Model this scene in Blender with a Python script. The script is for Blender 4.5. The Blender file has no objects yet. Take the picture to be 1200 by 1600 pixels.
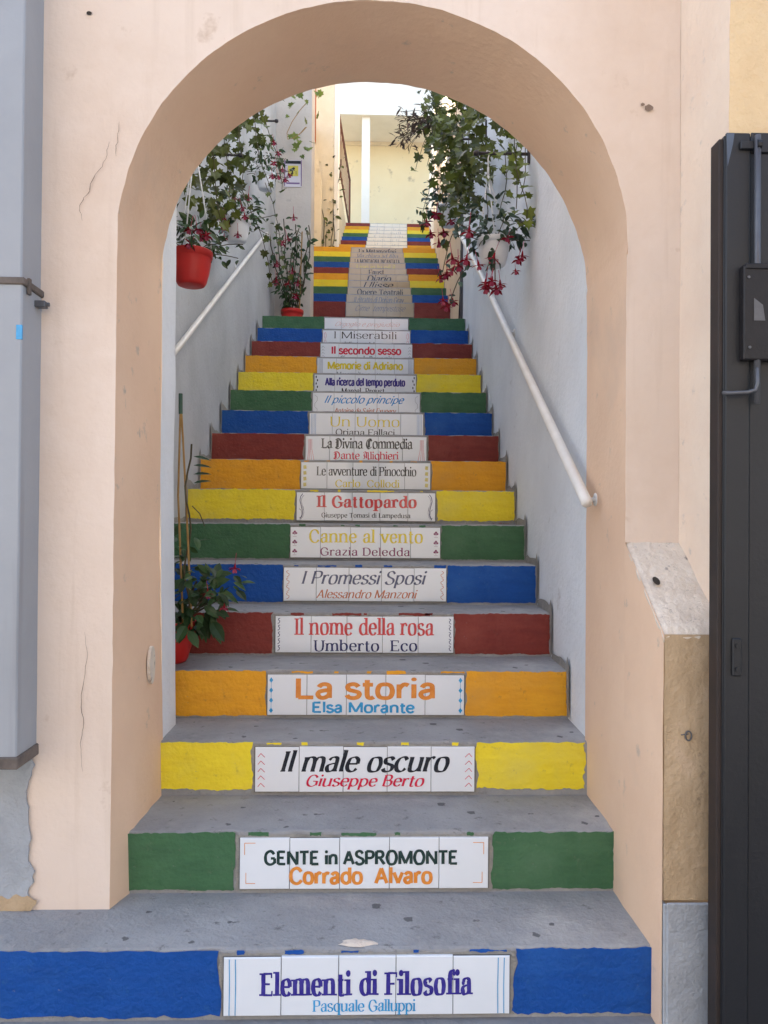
import bpy, math, random
from mathutils import Vector, Matrix, noise
R = math.radians
random.seed(7)
S = bpy.context.scene
COL = S.collection

# ------------------------------------------------------------------ camera
cam_d = bpy.data.cameras.new("camera")
cam = bpy.data.objects.new("camera", cam_d); COL.objects.link(cam)
CH, YAW, PIT, ROL = 1.3104, .0278, .010, .0079
cam_d.sensor_fit = 'HORIZONTAL'; cam_d.sensor_width = 36; cam_d.lens = 37.5
cam_d.clip_start = .05; cam_d.clip_end = 500
_r = Vector((math.cos(YAW), -math.sin(YAW), 0))
_f = Vector((math.sin(YAW)*math.cos(PIT), math.cos(YAW)*math.cos(PIT), math.sin(PIT)))
_u = _r.cross(_f)
_r2 = _r*math.cos(ROL) + _u*math.sin(ROL); _u2 = _u*math.cos(ROL) - _r*math.sin(ROL)
M = Matrix((_r2, _u2, -_f)).transposed().to_4x4(); M.translation = (0, 0, CH)
cam.matrix_world = M
S.camera = cam

# ------------------------------------------------------------------ light
SUN_EL, SUN_AZ = 36, 132             # elevation; degrees from straight behind the camera towards the left
sdir = Vector((-math.sin(R(SUN_AZ))*math.cos(R(SUN_EL)), -math.cos(R(SUN_AZ))*math.cos(R(SUN_EL)), math.sin(R(SUN_EL))))
W = bpy.data.worlds.new("World"); S.world = W; W.use_nodes = True
nt = W.node_tree; nt.nodes.clear()
wo = nt.nodes.new('ShaderNodeOutputWorld'); bg = nt.nodes.new('ShaderNodeBackground')
sk = nt.nodes.new('ShaderNodeTexSky'); sk.sky_type = 'NISHITA'; sk.sun_disc = False
sk.sun_elevation = R(SUN_EL); sk.sun_rotation = math.atan2(sdir.x, sdir.y) % (2*math.pi)
sk.air_density = 1.0; sk.dust_density = 2.5; sk.ozone_density = .7
bg.inputs['Strength'].default_value = .15
nt.links.new(sk.outputs[0], bg.inputs[0]); nt.links.new(bg.outputs[0], wo.inputs[0])
sun_d = bpy.data.lights.new("sun", 'SUN'); sun = bpy.data.objects.new("sun", sun_d); COL.objects.link(sun)
sun_d.energy = 3.0; sun_d.angle = R(.5); sun_d.color = (1, .90, .74)
sun.rotation_euler = sdir.to_track_quat('Z', 'Y').to_euler(); sun.location = sdir*40
S.view_settings.view_transform = 'Standard'; S.view_settings.look = 'None'
S.view_settings.gamma = 1; S.view_settings.use_curve_mapping = False
S.view_settings.exposure = 2.25

# ------------------------------------------------------------------ materials
def mat(name, c1, c2=None, rough=.8, scale=6, bump=0, bscale=40, spots=None, spot_scale=9, spot_lim=.3,
        spec=.3, rnd=0, transl=0, metal=0, stretch=None, streaks=None, detail=8, coat=0, patch=None, chips=None, dots=None):
    m = bpy.data.materials.new(name); m.use_nodes = True
    n = m.node_tree.nodes; l = m.node_tree.links
    b = n['Principled BSDF']; b.inputs['Roughness'].default_value = rough
    b.inputs['Specular IOR Level'].default_value = spec; b.inputs['Metallic'].default_value = metal
    if coat: b.inputs['Coat Weight'].default_value = coat; b.inputs['Coat Roughness'].default_value = .05
    tc = n.new('ShaderNodeTexCoord'); co = tc.outputs['Object']
    if stretch:
        mp = n.new('ShaderNodeMapping'); mp.inputs['Scale'].default_value = stretch; l.new(co, mp.inputs[0]); co2 = mp.outputs[0]
    else: co2 = co
    def nz(sc, det=detail, ro=.6, c=None):
        t = n.new('ShaderNodeTexNoise'); t.inputs['Scale'].default_value = sc; t.inputs['Detail'].default_value = det
        t.inputs['Roughness'].default_value = ro; l.new(co if c is None else c, t.inputs['Vector']); return t.outputs['Fac']
    def ramp(src, a, bb):
        r = n.new('ShaderNodeMapRange'); r.inputs[1].default_value = a; r.inputs[2].default_value = bb
        l.new(src, r.inputs[0]); return r.outputs[0]
    def mix(fac, a, c):
        x = n.new('ShaderNodeMix'); x.data_type = 'RGBA'
        l.new(fac, x.inputs[0])
        for s, v in ((6, a), (7, c)):
            if hasattr(v, 'is_linked'): l.new(v, x.inputs[s])
            else: x.inputs[s].default_value = (*v, 1)
        return x.outputs[2]
    out = None
    if c2 is None: c2 = tuple(x*.82 for x in c1)
    out = mix(ramp(nz(scale, c=co2), .35, .68), c1, c2)
    if streaks:
        mp = n.new('ShaderNodeMapping'); mp.inputs['Scale'].default_value = (14, 14, .9); l.new(co, mp.inputs[0])
        out = mix(ramp(nz(1.0, 5, .6, mp.outputs[0]), .56, .82), out, streaks)
    if spots:
        out = mix(ramp(nz(spot_scale, 5, .66), spot_lim+.02, spot_lim-.09), out, spots)
    if patch:      # (colour, scale, from, to): large worn or repainted areas
        out = mix(ramp(nz(patch[1], 6, .68), patch[2], patch[3]), out, patch[0])
    if chips:      # (colour, scale, limit): flakes showing what lies under the paint
        out = mix(ramp(nz(chips[1], 7, .75), chips[2], chips[2]-.03), out, chips[0])
    if dots:       # (colour, scale, radius, share): trodden-in spots
        wv = n.new('ShaderNodeVectorMath'); wv.operation = 'MULTIPLY_ADD'; nzc = n.new('ShaderNodeTexNoise'); nzc.inputs['Scale'].default_value = 38
        l.new(co, nzc.inputs['Vector']); l.new(nzc.outputs['Color'], wv.inputs[0]); wv.inputs[1].default_value = (.03, .03, .03); l.new(co, wv.inputs[2])
        vo = n.new('ShaderNodeTexVoronoi'); vo.inputs['Scale'].default_value = dots[1]; l.new(wv.outputs[0], vo.inputs['Vector'])
        sx = n.new('ShaderNodeSeparateXYZ'); l.new(vo.outputs['Color'], sx.inputs[0])
        rr_ = n.new('ShaderNodeMath'); rr_.operation = 'MULTIPLY'; l.new(sx.outputs[1], rr_.inputs[0]); rr_.inputs[1].default_value = dots[2]
        df = n.new('ShaderNodeMath'); df.operation = 'SUBTRACT'; l.new(rr_.outputs[0], df.inputs[0]); l.new(vo.outputs['Distance'], df.inputs[1])
        m1 = ramp(df.outputs[0], 0, .03); m2 = n.new('ShaderNodeMath'); m2.operation = 'LESS_THAN'; l.new(sx.outputs[0], m2.inputs[0]); m2.inputs[1].default_value = dots[3]
        mm = n.new('ShaderNodeMath'); mm.operation = 'MULTIPLY'; l.new(m1, mm.inputs[0]); l.new(m2.outputs[0], mm.inputs[1]); m3 = n.new('ShaderNodeMath'); m3.operation = 'MULTIPLY'; l.new(mm.outputs[0], m3.inputs[0]); m3.inputs[1].default_value = .8
        out = mix(m3.outputs[0], out, dots[0])
    if rnd:
        g = n.new('ShaderNodeNewGeometry'); h = n.new('ShaderNodeHueSaturation')
        r = n.new('ShaderNodeMapRange'); r.inputs[3].default_value = 1-rnd; r.inputs[4].default_value = 1+rnd
        l.new(g.outputs['Random Per Island'], r.inputs[0]); l.new(r.outputs[0], h.inputs['Value'])
        l.new(out, h.inputs['Color']); out = h.outputs[0]
    l.new(out, b.inputs['Base Color'])
    if bump:
        bp = n.new('ShaderNodeBump'); bp.inputs['Strength'].default_value = bump; bp.inputs['Distance'].default_value = .01
        ad = n.new('ShaderNodeMath'); ad.operation = 'ADD'
        l.new(nz(bscale), ad.inputs[0]); l.new(nz(bscale*.18, 3), ad.inputs[1])
        l.new(ad.outputs[0], bp.inputs['Height']); l.new(bp.outputs[0], b.inputs['Normal'])
    if transl:
        t = n.new('ShaderNodeBsdfTranslucent'); l.new(out, t.inputs[0])
        ms = n.new('ShaderNodeMixShader'); ms.inputs[0].default_value = transl
        l.new(b.outputs[0], ms.inputs[1]); l.new(t.outputs[0], ms.inputs[2]); l.new(ms.outputs[0], n['Material Output'].inputs[0])
    return m

PINK = mat('pink_plaster', (.745, .63, .535), (.70, .575, .47), .9, 1.6, .22, 45, spots=(.56, .43, .33), spot_scale=6, spot_lim=.35, patch=(( .62, .48, .37), .9, .50, .78), streaks=(.62, .50, .40))
PINK2 = mat('pink_reveal_plaster', (.78, .555, .385), (.72, .49, .33), .9, 2.0, .22, 45, spots=(.46, .38, .31), spot_scale=9, spot_lim=.345, patch=((.62, .46, .34), 1.4, .54, .8))
LIMEW = mat('weathered_lime', (.76, .68, .57), (.64, .55, .45), .95, 9, .8, 60, spots=(.22, .19, .17), spot_scale=22, spot_lim=.375, patch=((.46, .38, .32), 6, .55, .75))
BEIGE = mat('ochre_stained_plaster', (.56, .42, .27), (.36, .26, .15), .95, 7, .7, 50, spots=(.16, .12, .08), spot_scale=11, spot_lim=.36, stretch=(1, 1, .28), patch=((.62, .47, .34), 5, .55, .75))
GREYR = mat('grey_render', (.40, .43, .46), (.31, .33, .35), .95, 7, .7, 60, spots=(.2, .2, .2), spot_scale=15, spot_lim=.34)
CREAMR = mat('cream_return_plaster', (.80, .66, .52), (.74, .59, .46), .9, 3, .35, 55, spots=(.55, .48, .42), spot_scale=14, spot_lim=.36)
YELLW = mat('ochre_wall', (.75, .57, .34), (.68, .49, .28), .95, 4, .8, 45)
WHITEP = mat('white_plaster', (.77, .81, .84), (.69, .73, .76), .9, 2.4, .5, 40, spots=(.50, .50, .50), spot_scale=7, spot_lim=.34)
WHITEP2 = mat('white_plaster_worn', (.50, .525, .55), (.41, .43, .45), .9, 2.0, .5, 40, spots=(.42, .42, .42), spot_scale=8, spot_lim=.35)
WARMP = mat('warm_beige_plaster', (.74, .62, .46), (.66, .54, .39), .9, 3, .4, 45, spots=(.45, .37, .27), spot_scale=8, spot_lim=.33)
GREYP = mat('pale_grey_plaster', (.62, .56, .49), (.54, .48, .42), .9, 3, .4, 45, spots=(.36, .34, .31), spot_scale=8, spot_lim=.34)
CREAM = mat('cream_plaster', (.78, .66, .46), (.70, .58, .38), .9, 3, .4, 40, spots=(.55, .44, .28), spot_scale=4, spot_lim=.36)
FARW = mat('terrace_wall_plaster', (.86, .72, .46), (.82, .66, .40), .9, 1.2, .4, 30, spots=(.5, .4, .27), spot_scale=3, spot_lim=.36)
WARMW = mat('warm_white_paint', (.88, .82, .70), (.84, .77, .64), .8, 4, .2, 40)
PUREW = mat('white_wall_paint', (.82, .82, .80), (.76, .76, .74), .8, 4, .2, 40)
CONC = mat('step_concrete', (.33, .335, .335), (.235, .237, .24), .92, 4.5, .7, 70, spots=(.15, .15, .15), spot_scale=26, spot_lim=.37, patch=((.42, .415, .40), 2.3, .50, .72), dots=((.075, .075, .08), 12, .22, .65), streaks=None)
MORTAR = mat('mortar', (.33, .32, .29), (.25, .245, .23), .95, 20, .9, 90)
GROUND = mat('street_concrete', (.26, .26, .26), (.19, .19, .19), .93, 4, .6, 60, spots=(.1, .1, .1), spot_scale=14, spot_lim=.32)
PAINT = {
 'blue': mat('blue_paint', (.004, .075, .34), (.003, .06, .27), .62, 7, .55, 60, spots=(.02, .10, .30), spot_scale=24, spot_lim=.37, stretch=(1, 1, 5), chips=((.24, .235, .22), 30, .345), patch=((.02, .11, .37), 3.1, .50, .80)),
 'green': mat('green_paint', (.055, .15, .068), (.042, .118, .055), .65, 7, .55, 60, spots=(.10, .15, .09), spot_scale=24, spot_lim=.37, stretch=(1, 1, 5), chips=((.24, .235, .22), 30, .345), patch=((.085, .18, .095), 3.1, .50, .80)),
 'yellow': mat('yellow_paint', (.84, .69, .035), (.76, .60, .03), .62, 7, .5, 60, spots=(.50, .40, .06), spot_scale=22, spot_lim=.37, stretch=(1, 1, 5), chips=((.24, .235, .22), 30, .345), patch=((.72, .61, .10), 3.1, .50, .80)),
 'orange': mat('orange_paint', (.80, .38, .02), (.70, .31, .018), .62, 7, .55, 60, spots=(.42, .20, .04), spot_scale=22, spot_lim=.37, stretch=(1, 1, 5), chips=((.24, .235, .22), 30, .345), patch=((.66, .33, .05), 3.1, .50, .80)),
 'dark red': mat('dark_red_paint', (.22, .036, .026), (.175, .028, .022), .62, 7, .5, 60, spots=(.15, .04, .03), spot_scale=24, spot_lim=.37, stretch=(1, 1, 5), chips=((.24, .235, .22), 30, .345), patch=((.26, .06, .045), 3.1, .50, .80))}
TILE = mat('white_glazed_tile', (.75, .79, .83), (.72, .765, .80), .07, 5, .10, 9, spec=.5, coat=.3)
TILE_SHADED = mat('white_tile_in_shade', (.50, .40, .265), (.46, .36, .23), .12, 5, .03, 14, spec=.5)  # same white tile, with the middle flight's warm shade put into the colour
TILE_WARMLIT = mat('white_tile_in_warm_light', (.82, .74, .60), (.78, .70, .55), .12, 5, .03, 14, spec=.5)  # same white tile, with the upper flight's warm light put into the colour
GROUT = mat('dark_grout', (.10, .10, .10), (.14, .14, .13), .95, 30)
INKC = {'navy': (.03, .025, .20), 'dnavy': (.015, .02, .10), 'sky': (.03, .28, .55), 'dgreen': (.012, .035, .03), 'orange': (.66, .22, .03),
        'black': (.01, .012, .018), 'crimson': (.52, .012, .05), 'red': (.50, .025, .03), 'slate': (.035, .05, .12), 'yellow': (.62, .48, .02),
        'wine': (.16, .012, .09), 'salmon': (.55, .28, .25), 'grey': (.16, .17, .20), 'rust': (.42, .12, .05), 'violet': (.03, .02, .22),
        'blue': (.02, .20, .50), 'paleyellow': (.55, .48, .14), 'faint': (.50, .47, .42)}
INK = {k: mat('glaze_'+k, v, tuple(min(.75, x*1.25+.02) for x in v), .12, 45, .05, 9, spec=.5) for k, v in INKC.items()}
STEELB = mat('blue_grey_sheet_metal', (.33, .352, .378), (.285, .305, .33), .5, 2, .12, 25, streaks=(.24, .25, .265), spec=.4)
RUST = mat('rusty_band', (.17, .14, .12), (.10, .085, .075), .8, 20, .4, 60)
GATE = mat('charcoal_gate_paint', (.013, .014, .017), (.010, .011, .013), .48, 3, .12, 80, spec=.4)
GATEE = mat('brown_gate_edge', (.035, .025, .022), (.025, .02, .018), .6, 8)
GATEL = mat('blue_grey_gate_trim', (.09, .115, .16), (.06, .075, .1), .4, 10)
BLACKM = mat('black_metal', (.010, .009, .010), (.016, .014, .015), .5, 20, .2, 60)
GREYM = mat('grey_metal', (.12, .125, .135), (.09, .09, .1), .4, 20, metal=.3)
WHITEM = mat('white_enamel_pipe', (.78, .78, .75), (.70, .69, .65), .35, 8, .05, 40, spec=.5)
DARKROD = mat('dark_bracket_metal', (.035, .03, .035), (.05, .045, .045), .55, 20)
BROWNM = mat('brown_railing_metal', (.16, .055, .025), (.12, .04, .02), .6, 10)
REDP = mat('red_plastic', (.55, .022, .016), (.48, .018, .014), .42, 6, .05, 40, spec=.4)
WHITEPL = mat('white_plastic', (.78, .81, .84), (.72, .75, .78), .4, 6)
GREYPL = mat('grey_plastic', (.14, .13, .13), (.10, .10, .10), .5, 6)
SOIL = mat('potting_soil', (.045, .03, .02), (.03, .02, .014), .95, 40, .8, 90)
LEAF = mat('dark_leaf', (.028, .062, .018), (.040, .085, .024), .45, 9, spec=.4, rnd=.5, transl=.22)
LEAFB = mat('bluish_leaf', (.025, .055, .030), (.035, .075, .038), .4, 9, spec=.4, rnd=.45, transl=.2)
IVY = mat('ivy_leaf', (.052, .068, .010), (.095, .115, .018), .5, 12, spec=.35, rnd=.5, transl=.3)
IVYL = mat('pale_ivy_leaf', (.12, .17, .025), (.18, .22, .04), .5, 12, spec=.35, rnd=.35, transl=.35)
DRY = mat('dry_leaf', (.075, .04, .025), (.045, .028, .018), .6, 12, rnd=.5, transl=.2)
STEM = mat('stem', (.08, .065, .035), (.06, .05, .025), .7, 20)
BAMBOO = mat('bamboo', (.40, .24, .08), (.30, .17, .05), .6, 20)
FLOW = mat('fuchsia_red', (.32, .006, .022), (.22, .005, .018), .5, 20, rnd=.3, transl=.25)
FLOWP = mat('fuchsia_pale', (.50, .10, .16), (.45, .05, .12), .5, 20, transl=.3)
SIGNW = mat('notice_white', (.66, .62, .66), (.62, .58, .62), .4, 20)
SIGNY = mat('notice_yellow', (.66, .58, .10), (.6, .52, .09), .4, 20)
SIGNV = mat('notice_violet', (.18, .10, .26), (.16, .09, .24), .4, 20)
SIGNK = mat('notice_black', (.02, .02, .025), (.03, .03, .03), .4, 20)
GLASS = mat('window_glass', (.03, .035, .04), (.02, .025, .03), .05, 3, spec=.6)
DARKL = mat('dark_crack', (.20, .145, .11), (.30, .22, .17), .95, 40)
HOLE = mat('dark_hole', (.04, .032, .026), (.06, .05, .04), .95, 60)
SOFFIT = mat('pale_soffit', (.86, .78, .62), (.80, .72, .56), .9, 3, .2, 40)
OPPO = mat('grey_beige_render', (.42, .38, .35), (.36, .33, .30), .9, 3, .4, 40)
TERRA = mat('terracotta_paint', (.42, .13, .05), (.36, .11, .04), .8, 10)
SHUT = mat('green_shutter', (.05, .10, .07), (.04, .08, .06), .6, 10)

# ------------------------------------------------------------------ builders
def tag(o, label=None, cat=None, group=None, kind=None):
    if label: o['label'] = label
    if cat: o['category'] = cat
    if group: o['group'] = group
    if kind: o['kind'] = kind
    return o
def empty(name, loc=(0, 0, 0), label=None, cat=None, group=None):
    o = bpy.data.objects.new(name, None); COL.objects.link(o); o.location = loc; o.empty_display_size = .1
    return tag(o, label, cat, group)

class MB:
    """collects faces; build() links them as one mesh object, world coordinates in"""
    def __init__(s): s.v = []; s.f = []; s.m = []; s.cur = 0
    def face(s, pts):
        i = len(s.v); s.v += [tuple(p) for p in pts]; s.f.append(list(range(i, i+len(pts)))); s.m.append(s.cur)
    def mesh(s, vs, fs):
        i = len(s.v); s.v += [tuple(p) for p in vs]
        for f in fs: s.f.append([i+k for k in f]); s.m.append(s.cur)
    def box(s, a, b, bev=0):
        x0, y0, z0 = a; x1, y1, z1 = b
        if bev <= 0:
            vs = [(x0,y0,z0),(x1,y0,z0),(x1,y1,z0),(x0,y1,z0),(x0,y0,z1),(x1,y0,z1),(x1,y1,z1),(x0,y1,z1)]
            s.mesh(vs, [(0,3,2,1),(4,5,6,7),(0,1,5,4),(1,2,6,5),(2,3,7,6),(3,0,4,7)]); return
        import itertools
        vs = []; idx = {}
        for cx, cy, cz in itertools.product((0,1), repeat=3):
            X=(x0,x1)[cx]; Y=(y0,y1)[cy]; Z=(z0,z1)[cz]
            dx=bev*(1-2*cx); dy=bev*(1-2*cy); dz=bev*(1-2*cz)
            for ax, p in enumerate(((X,Y+dy,Z+dz),(X+dx,Y,Z+dz),(X+dx,Y+dy,Z))):
                idx[(cx,cy,cz,ax)] = len(vs); vs.append(p)
        g = lambda *k: idx[k]
        fs = []
        for s0 in (0,1):
            fs.append([g(s0,0,0,0),g(s0,1,0,0),g(s0,1,1,0),g(s0,0,1,0)][::(-1 if s0==0 else 1)])
            fs.append([g(0,s0,0,1),g(1,s0,0,1),g(1,s0,1,1),g(0,s0,1,1)][::(1 if s0==0 else -1)])
            fs.append([g(0,0,s0,2),g(1,0,s0,2),g(1,1,s0,2),g(0,1,s0,2)][::(-1 if s0==0 else 1)])
        for a_, b_ in itertools.product((0,1), repeat=2):
            fs.append([g(a_,b_,0,0),g(a_,b_,1,0),g(a_,b_,1,1),g(a_,b_,0,1)])
            fs.append([g(a_,0,b_,0),g(a_,1,b_,0),g(a_,1,b_,2),g(a_,0,b_,2)])
            fs.append([g(0,a_,b_,1),g(1,a_,b_,1),g(1,a_,b_,2),g(0,a_,b_,2)])
        for c in itertools.product((0,1), repeat=3): fs.append([g(*c,0),g(*c,1),g(*c,2)])
        s.mesh(vs, fs)
    def prism(s, poly, z0, z1):
        """plan polygon extruded vertically"""
        n = len(poly)
        s.face([(x,y,z1) for x,y in poly]); s.face([(x,y,z0) for x,y in poly][::-1])
        for i in range(n):
            a, b = poly[i], poly[(i+1)%n]
            s.face([(a[0],a[1],z0),(b[0],b[1],z0),(b[0],b[1],z1),(a[0],a[1],z1)])
    def sheet(s, poly, y, t):
        """outline in x,z extruded t towards the viewer's side (-y)"""
        n = len(poly)
        i = len(s.v)
        s.v += [(x,y-t,z) for x,z in poly] + [(x,y,z) for x,z in poly]
        s.f.append([i+k for k in range(n)]); s.m.append(s.cur)
        for k in range(n):
            q = (k+1)%n
            s.f.append([i+k, i+n+k, i+n+q, i+q]); s.m.append(s.cur)
    def tube(s, pts, r, n=8, cap=True):
        pts = [Vector(p) for p in pts]; rs = r if isinstance(r, (list, tuple)) else [r]*len(pts)
        rings = []; up = None
        for i, p in enumerate(pts):
            t = (pts[min(i+1,len(pts)-1)]-pts[max(i-1,0)])
            t = t.normalized() if t.length > 1e-9 else Vector((0,0,1))
            if up is None: up = Vector((0,0,1)) if abs(t.z) < .9 else Vector((1,0,0))
            a = t.cross(up).normalized(); b = a.cross(t).normalized(); up = b
            rings.append([p + (a*math.cos(2*math.pi*k/n)+b*math.sin(2*math.pi*k/n))*rs[i] for k in range(n)])
        vs = [v for rg in rings for v in rg]; fs = []
        for i in range(len(rings)-1):
            for k in range(n):
                fs.append((i*n+k, i*n+(k+1)%n, (i+1)*n+(k+1)%n, (i+1)*n+k))
        if cap: fs.append(tuple(range(n))[::-1]); fs.append(tuple((len(rings)-1)*n+k for k in range(n)))
        s.mesh(vs, fs)
    def lathe(s, c, prof, n=28):
        vs = []; fs = []
        for r, z in prof:
            for k in range(n): vs.append((c[0]+r*math.cos(2*math.pi*k/n), c[1]+r*math.sin(2*math.pi*k/n), c[2]+z))
        for i in range(len(prof)-1):
            for k in range(n): fs.append((i*n+k, i*n+(k+1)%n, (i+1)*n+(k+1)%n, (i+1)*n+k))
        s.mesh(vs, fs)
    def build(s, name, m, parent=None, smooth=False, origin=None):
        me = bpy.data.meshes.new(name)
        o = Vector(origin) if origin is not None else (Vector(parent.matrix_world.translation) if False else Vector((0,0,0)))
        base = Vector((0,0,0))
        p = parent
        while p is not None: base += Vector(p.location); p = p.parent
        me.from_pydata([tuple(Vector(v)-base-o) for v in s.v], [], s.f)
        for mm in (m if isinstance(m, (list, tuple)) else [m]): me.materials.append(mm)
        me.polygons.foreach_set('material_index', s.m)
        if smooth: me.polygons.foreach_set('use_smooth', [True]*len(me.polygons))
        me.update()
        ob = bpy.data.objects.new(name, me); COL.objects.link(ob); ob.location = o
        if parent is not None: ob.parent = parent
        return ob

def nz(x, y=0, z=0): return noise.noise(Vector((x, y, z)))

def jag(x0, x1, z0, z1, aL, aR, aB, aT, seed, step=.009):
    """rough-edged rectangle outline; amplitudes per side"""
    P = []
    def side(a, b, amp, dirv, sd):
        L = math.hypot(b[0]-a[0], b[1]-a[1]); n = max(2, int(L/step))
        for i in range(n):
            t = i/n; k = amp*(nz(t*L*22, sd, seed)+.7*nz(t*L*90, sd+5, seed))
            if amp > .012: k = amp*(nz(t*L*14, sd, seed)*.9+.5*nz(t*L*50, sd+5, seed))
            P.append((a[0]+(b[0]-a[0])*t+dirv[0]*k, a[1]+(b[1]-a[1])*t+dirv[1]*k))
    side((x0,z0), (x1,z0), aB, (0,1), 1.3); side((x1,z0), (x1,z1), aR, (1,0), 2.7)
    side((x1,z1), (x0,z1), aT, (0,1), 3.9); side((x0,z1), (x0,z0), aL, (1,0), 4.1)
    return P

# ------------------------------------------------------------------ painted lettering (own stroke alphabet)
GL = {
'a': (46, ["C 9,39 15,47 24,50 33,46 35,36 o", "L 35,38 35,0 nr", "C 35,29 22,27 10,22 7,12 13,2 22,1 30,6 35,14"]),
'b': (51, ["L 9,74 9,0 ln", "C 9,38 18,48 28,49 39,41 43,25 39,9 28,1 18,2 9,12"]),
'c': (44, ["C 38,40 32,48 24,50 13,45 7,33 7,18 13,5 24,0 33,3 39,11 o"]),
'd': (51, ["L 42,74 42,0 lr", "C 42,38 33,48 23,49 12,41 8,25 12,9 23,1 33,2 42,12"]),
'e': (46, ["L 8,27 39,27", "C 39,27 38,40 31,48 23,50 12,45 7,32 7,18 13,5 24,0 33,3 39,11"]),
'f': (30, ["C 32,69 25,74 17,70 14,58 o", "L 14,60 14,0 nf", "L 3,48 27,48"]),
'g': (50, ["C 42,38 33,48 23,49 12,41 8,25 12,9 23,1 33,2 42,12", "L 42,50 42,-8", "C 42,-6 39,-17 28,-22 17,-21 9,-15"]),
'h': (53, ["L 9,74 9,0 lf", "C 9,35 17,47 28,50 38,46 42,34", "L 42,36 42,0 nf"]),
'i': (20, ["L 10,50 10,0 lf", "D 10,68"]),
'l': (20, ["L 10,74 10,0 lf"]),
'm': (76, ["L 9,50 9,0 lf", "C 9,35 16,47 25,50 34,46 38,34", "L 38,36 38,0 nf", "C 38,35 45,47 54,50 63,46 67,34", "L 67,36 67,0 nf"]),
'n': (53, ["L 9,50 9,0 lf", "C 9,35 17,47 28,50 38,46 42,34", "L 42,36 42,0 nf"]),
'o': (50, ["O 25,50 12,45 7,25 12,5 25,0 38,5 43,25 38,45"]),
'p': (51, ["L 9,50 9,-22 lf", "C 9,38 18,48 28,49 39,41 43,25 39,9 28,1 18,2 9,12"]),
'q': (51, ["L 42,50 42,-22 nf", "C 42,38 33,48 23,49 12,41 8,25 12,9 23,1 33,2 42,12"]),
'r': (35, ["L 9,50 9,0 lf", "C 9,32 15,44 23,50 32,46 e"]),
's': (40, ["C 33,41 27,48 19,50 9,46 7,38 11,30 21,26 32,21 35,13 31,4 20,0 10,3 5,11"]),
't': (32, ["L 14,65 14,10", "C 14,12 16,3 23,0 30,4", "L 3,48 28,48"]),
'u': (53, ["L 9,50 9,16 ln", "C 9,16 12,4 22,0 33,4 42,15", "L 42,50 42,0 lr"]),
'v': (46, ["L 4,50 23,0 fn", "L 23,0 42,50 nf"]),
'x': (46, ["L 5,50 41,0 ff", "L 5,0 41,50 ff"]),
'y': (46, ["L 4,50 23,2 fn", "L 42,50 16,-20 fn"]),
'z': (42, ["L 6,48 36,48", "L 36,48 6,2", "L 6,2 38,2"]),
'A': (62, ["L 6,0 30,70 fn", "L 30,70 55,0 nf", "L 14,24 46,24"]),
'B': (56, ["L 10,70 10,0 ff", "C 10,69 30,69 40,62 41,48 31,38 10,37", "C 10,37 34,36 46,28 46,11 34,1 10,1"]),
'C': (60, ["C 53,54 44,66 32,71 17,64 8,47 8,23 17,6 32,-1 45,3 54,15 o"]),
'D': (62, ["L 10,70 10,0 ff", "C 10,69 32,69 47,60 54,42 54,27 47,10 32,1 10,1"]),
'E': (54, ["L 10,70 10,0 ff", "L 10,68 46,68 nv", "L 10,36 39,36", "L 10,2 48,2 nv"]),
'F': (50, ["L 10,70 10,0 ff", "L 10,68 46,68 nv", "L 10,35 38,35"]),
'G': (65, ["C 53,54 44,66 32,71 17,64 8,47 8,23 17,6 32,-1 46,3 56,12 o", "L 56,32 56,6 fn", "L 36,32 57,32"]),
'H': (66, ["L 10,70 10,0 ff", "L 56,70 56,0 ff", "L 10,36 56,36"]),
'I': (26, ["L 13,70 13,0 ff"]),
'J': (38, ["L 27,70 27,14 fn", "C 27,16 24,3 13,-1 5,6"]),
'L': (50, ["L 10,70 10,0 ff", "L 10,2 46,2 nv"]),
'M': (80, ["L 10,70 10,0 nf", "L 10,70 40,4", "L 40,4 70,70", "L 70,70 70,0 nf"]),
'N': (66, ["L 10,0 10,70 fn", "L 10,70 56,0", "L 56,70 56,0 fn"]),
'O': (67, ["O 33,71 17,64 8,35 17,6 33,-1 50,6 59,35 50,64"]),
'P': (54, ["L 10,70 10,0 ff", "C 10,69 32,69 45,62 46,44 34,34 10,34"]),
'R': (58, ["L 10,70 10,0 ff", "C 10,69 32,69 43,62 44,45 33,36 10,36", "L 27,36 52,0 nf"]),
'S': (52, ["C 43,57 35,67 25,71 12,66 8,54 14,43 27,36 41,28 46,16 40,4 26,-1 13,3 6,14"]),
'T': (56, ["L 28,70 28,0 nf", "L 4,68 52,68 vv"]),
'U': (63, ["L 10,70 10,24 fn", "C 10,24 14,6 31,-1 47,6 53,24", "L 53,24 53,70 nf"]),
'V': (60, ["L 5,70 30,0 fn", "L 30,0 55,70 nf"]),
' ': (26, []),
}
GOTH = {
'D': (66, ["L 16,66 16,4", "C 2,62 20,70 40,66 54,48 54,22 38,2 20,-2 2,8", "L 26,62 26,8", "C 4,40 10,44 16,44"]),
'C': (60, ["C 52,52 40,68 24,66 10,48 8,24 18,4 34,-2 54,12", "L 25,60 25,8", "L 33,64 33,6", "L 44,70 52,52"]),
'A': (66, ["L 50,66 50,4", "C 4,58 20,72 36,62 44,66 52,72", "C 22,58 12,40 20,24 14,6 4,2", "L 34,60 34,8", "C 50,6 56,-2 64,6"]),
}
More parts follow.
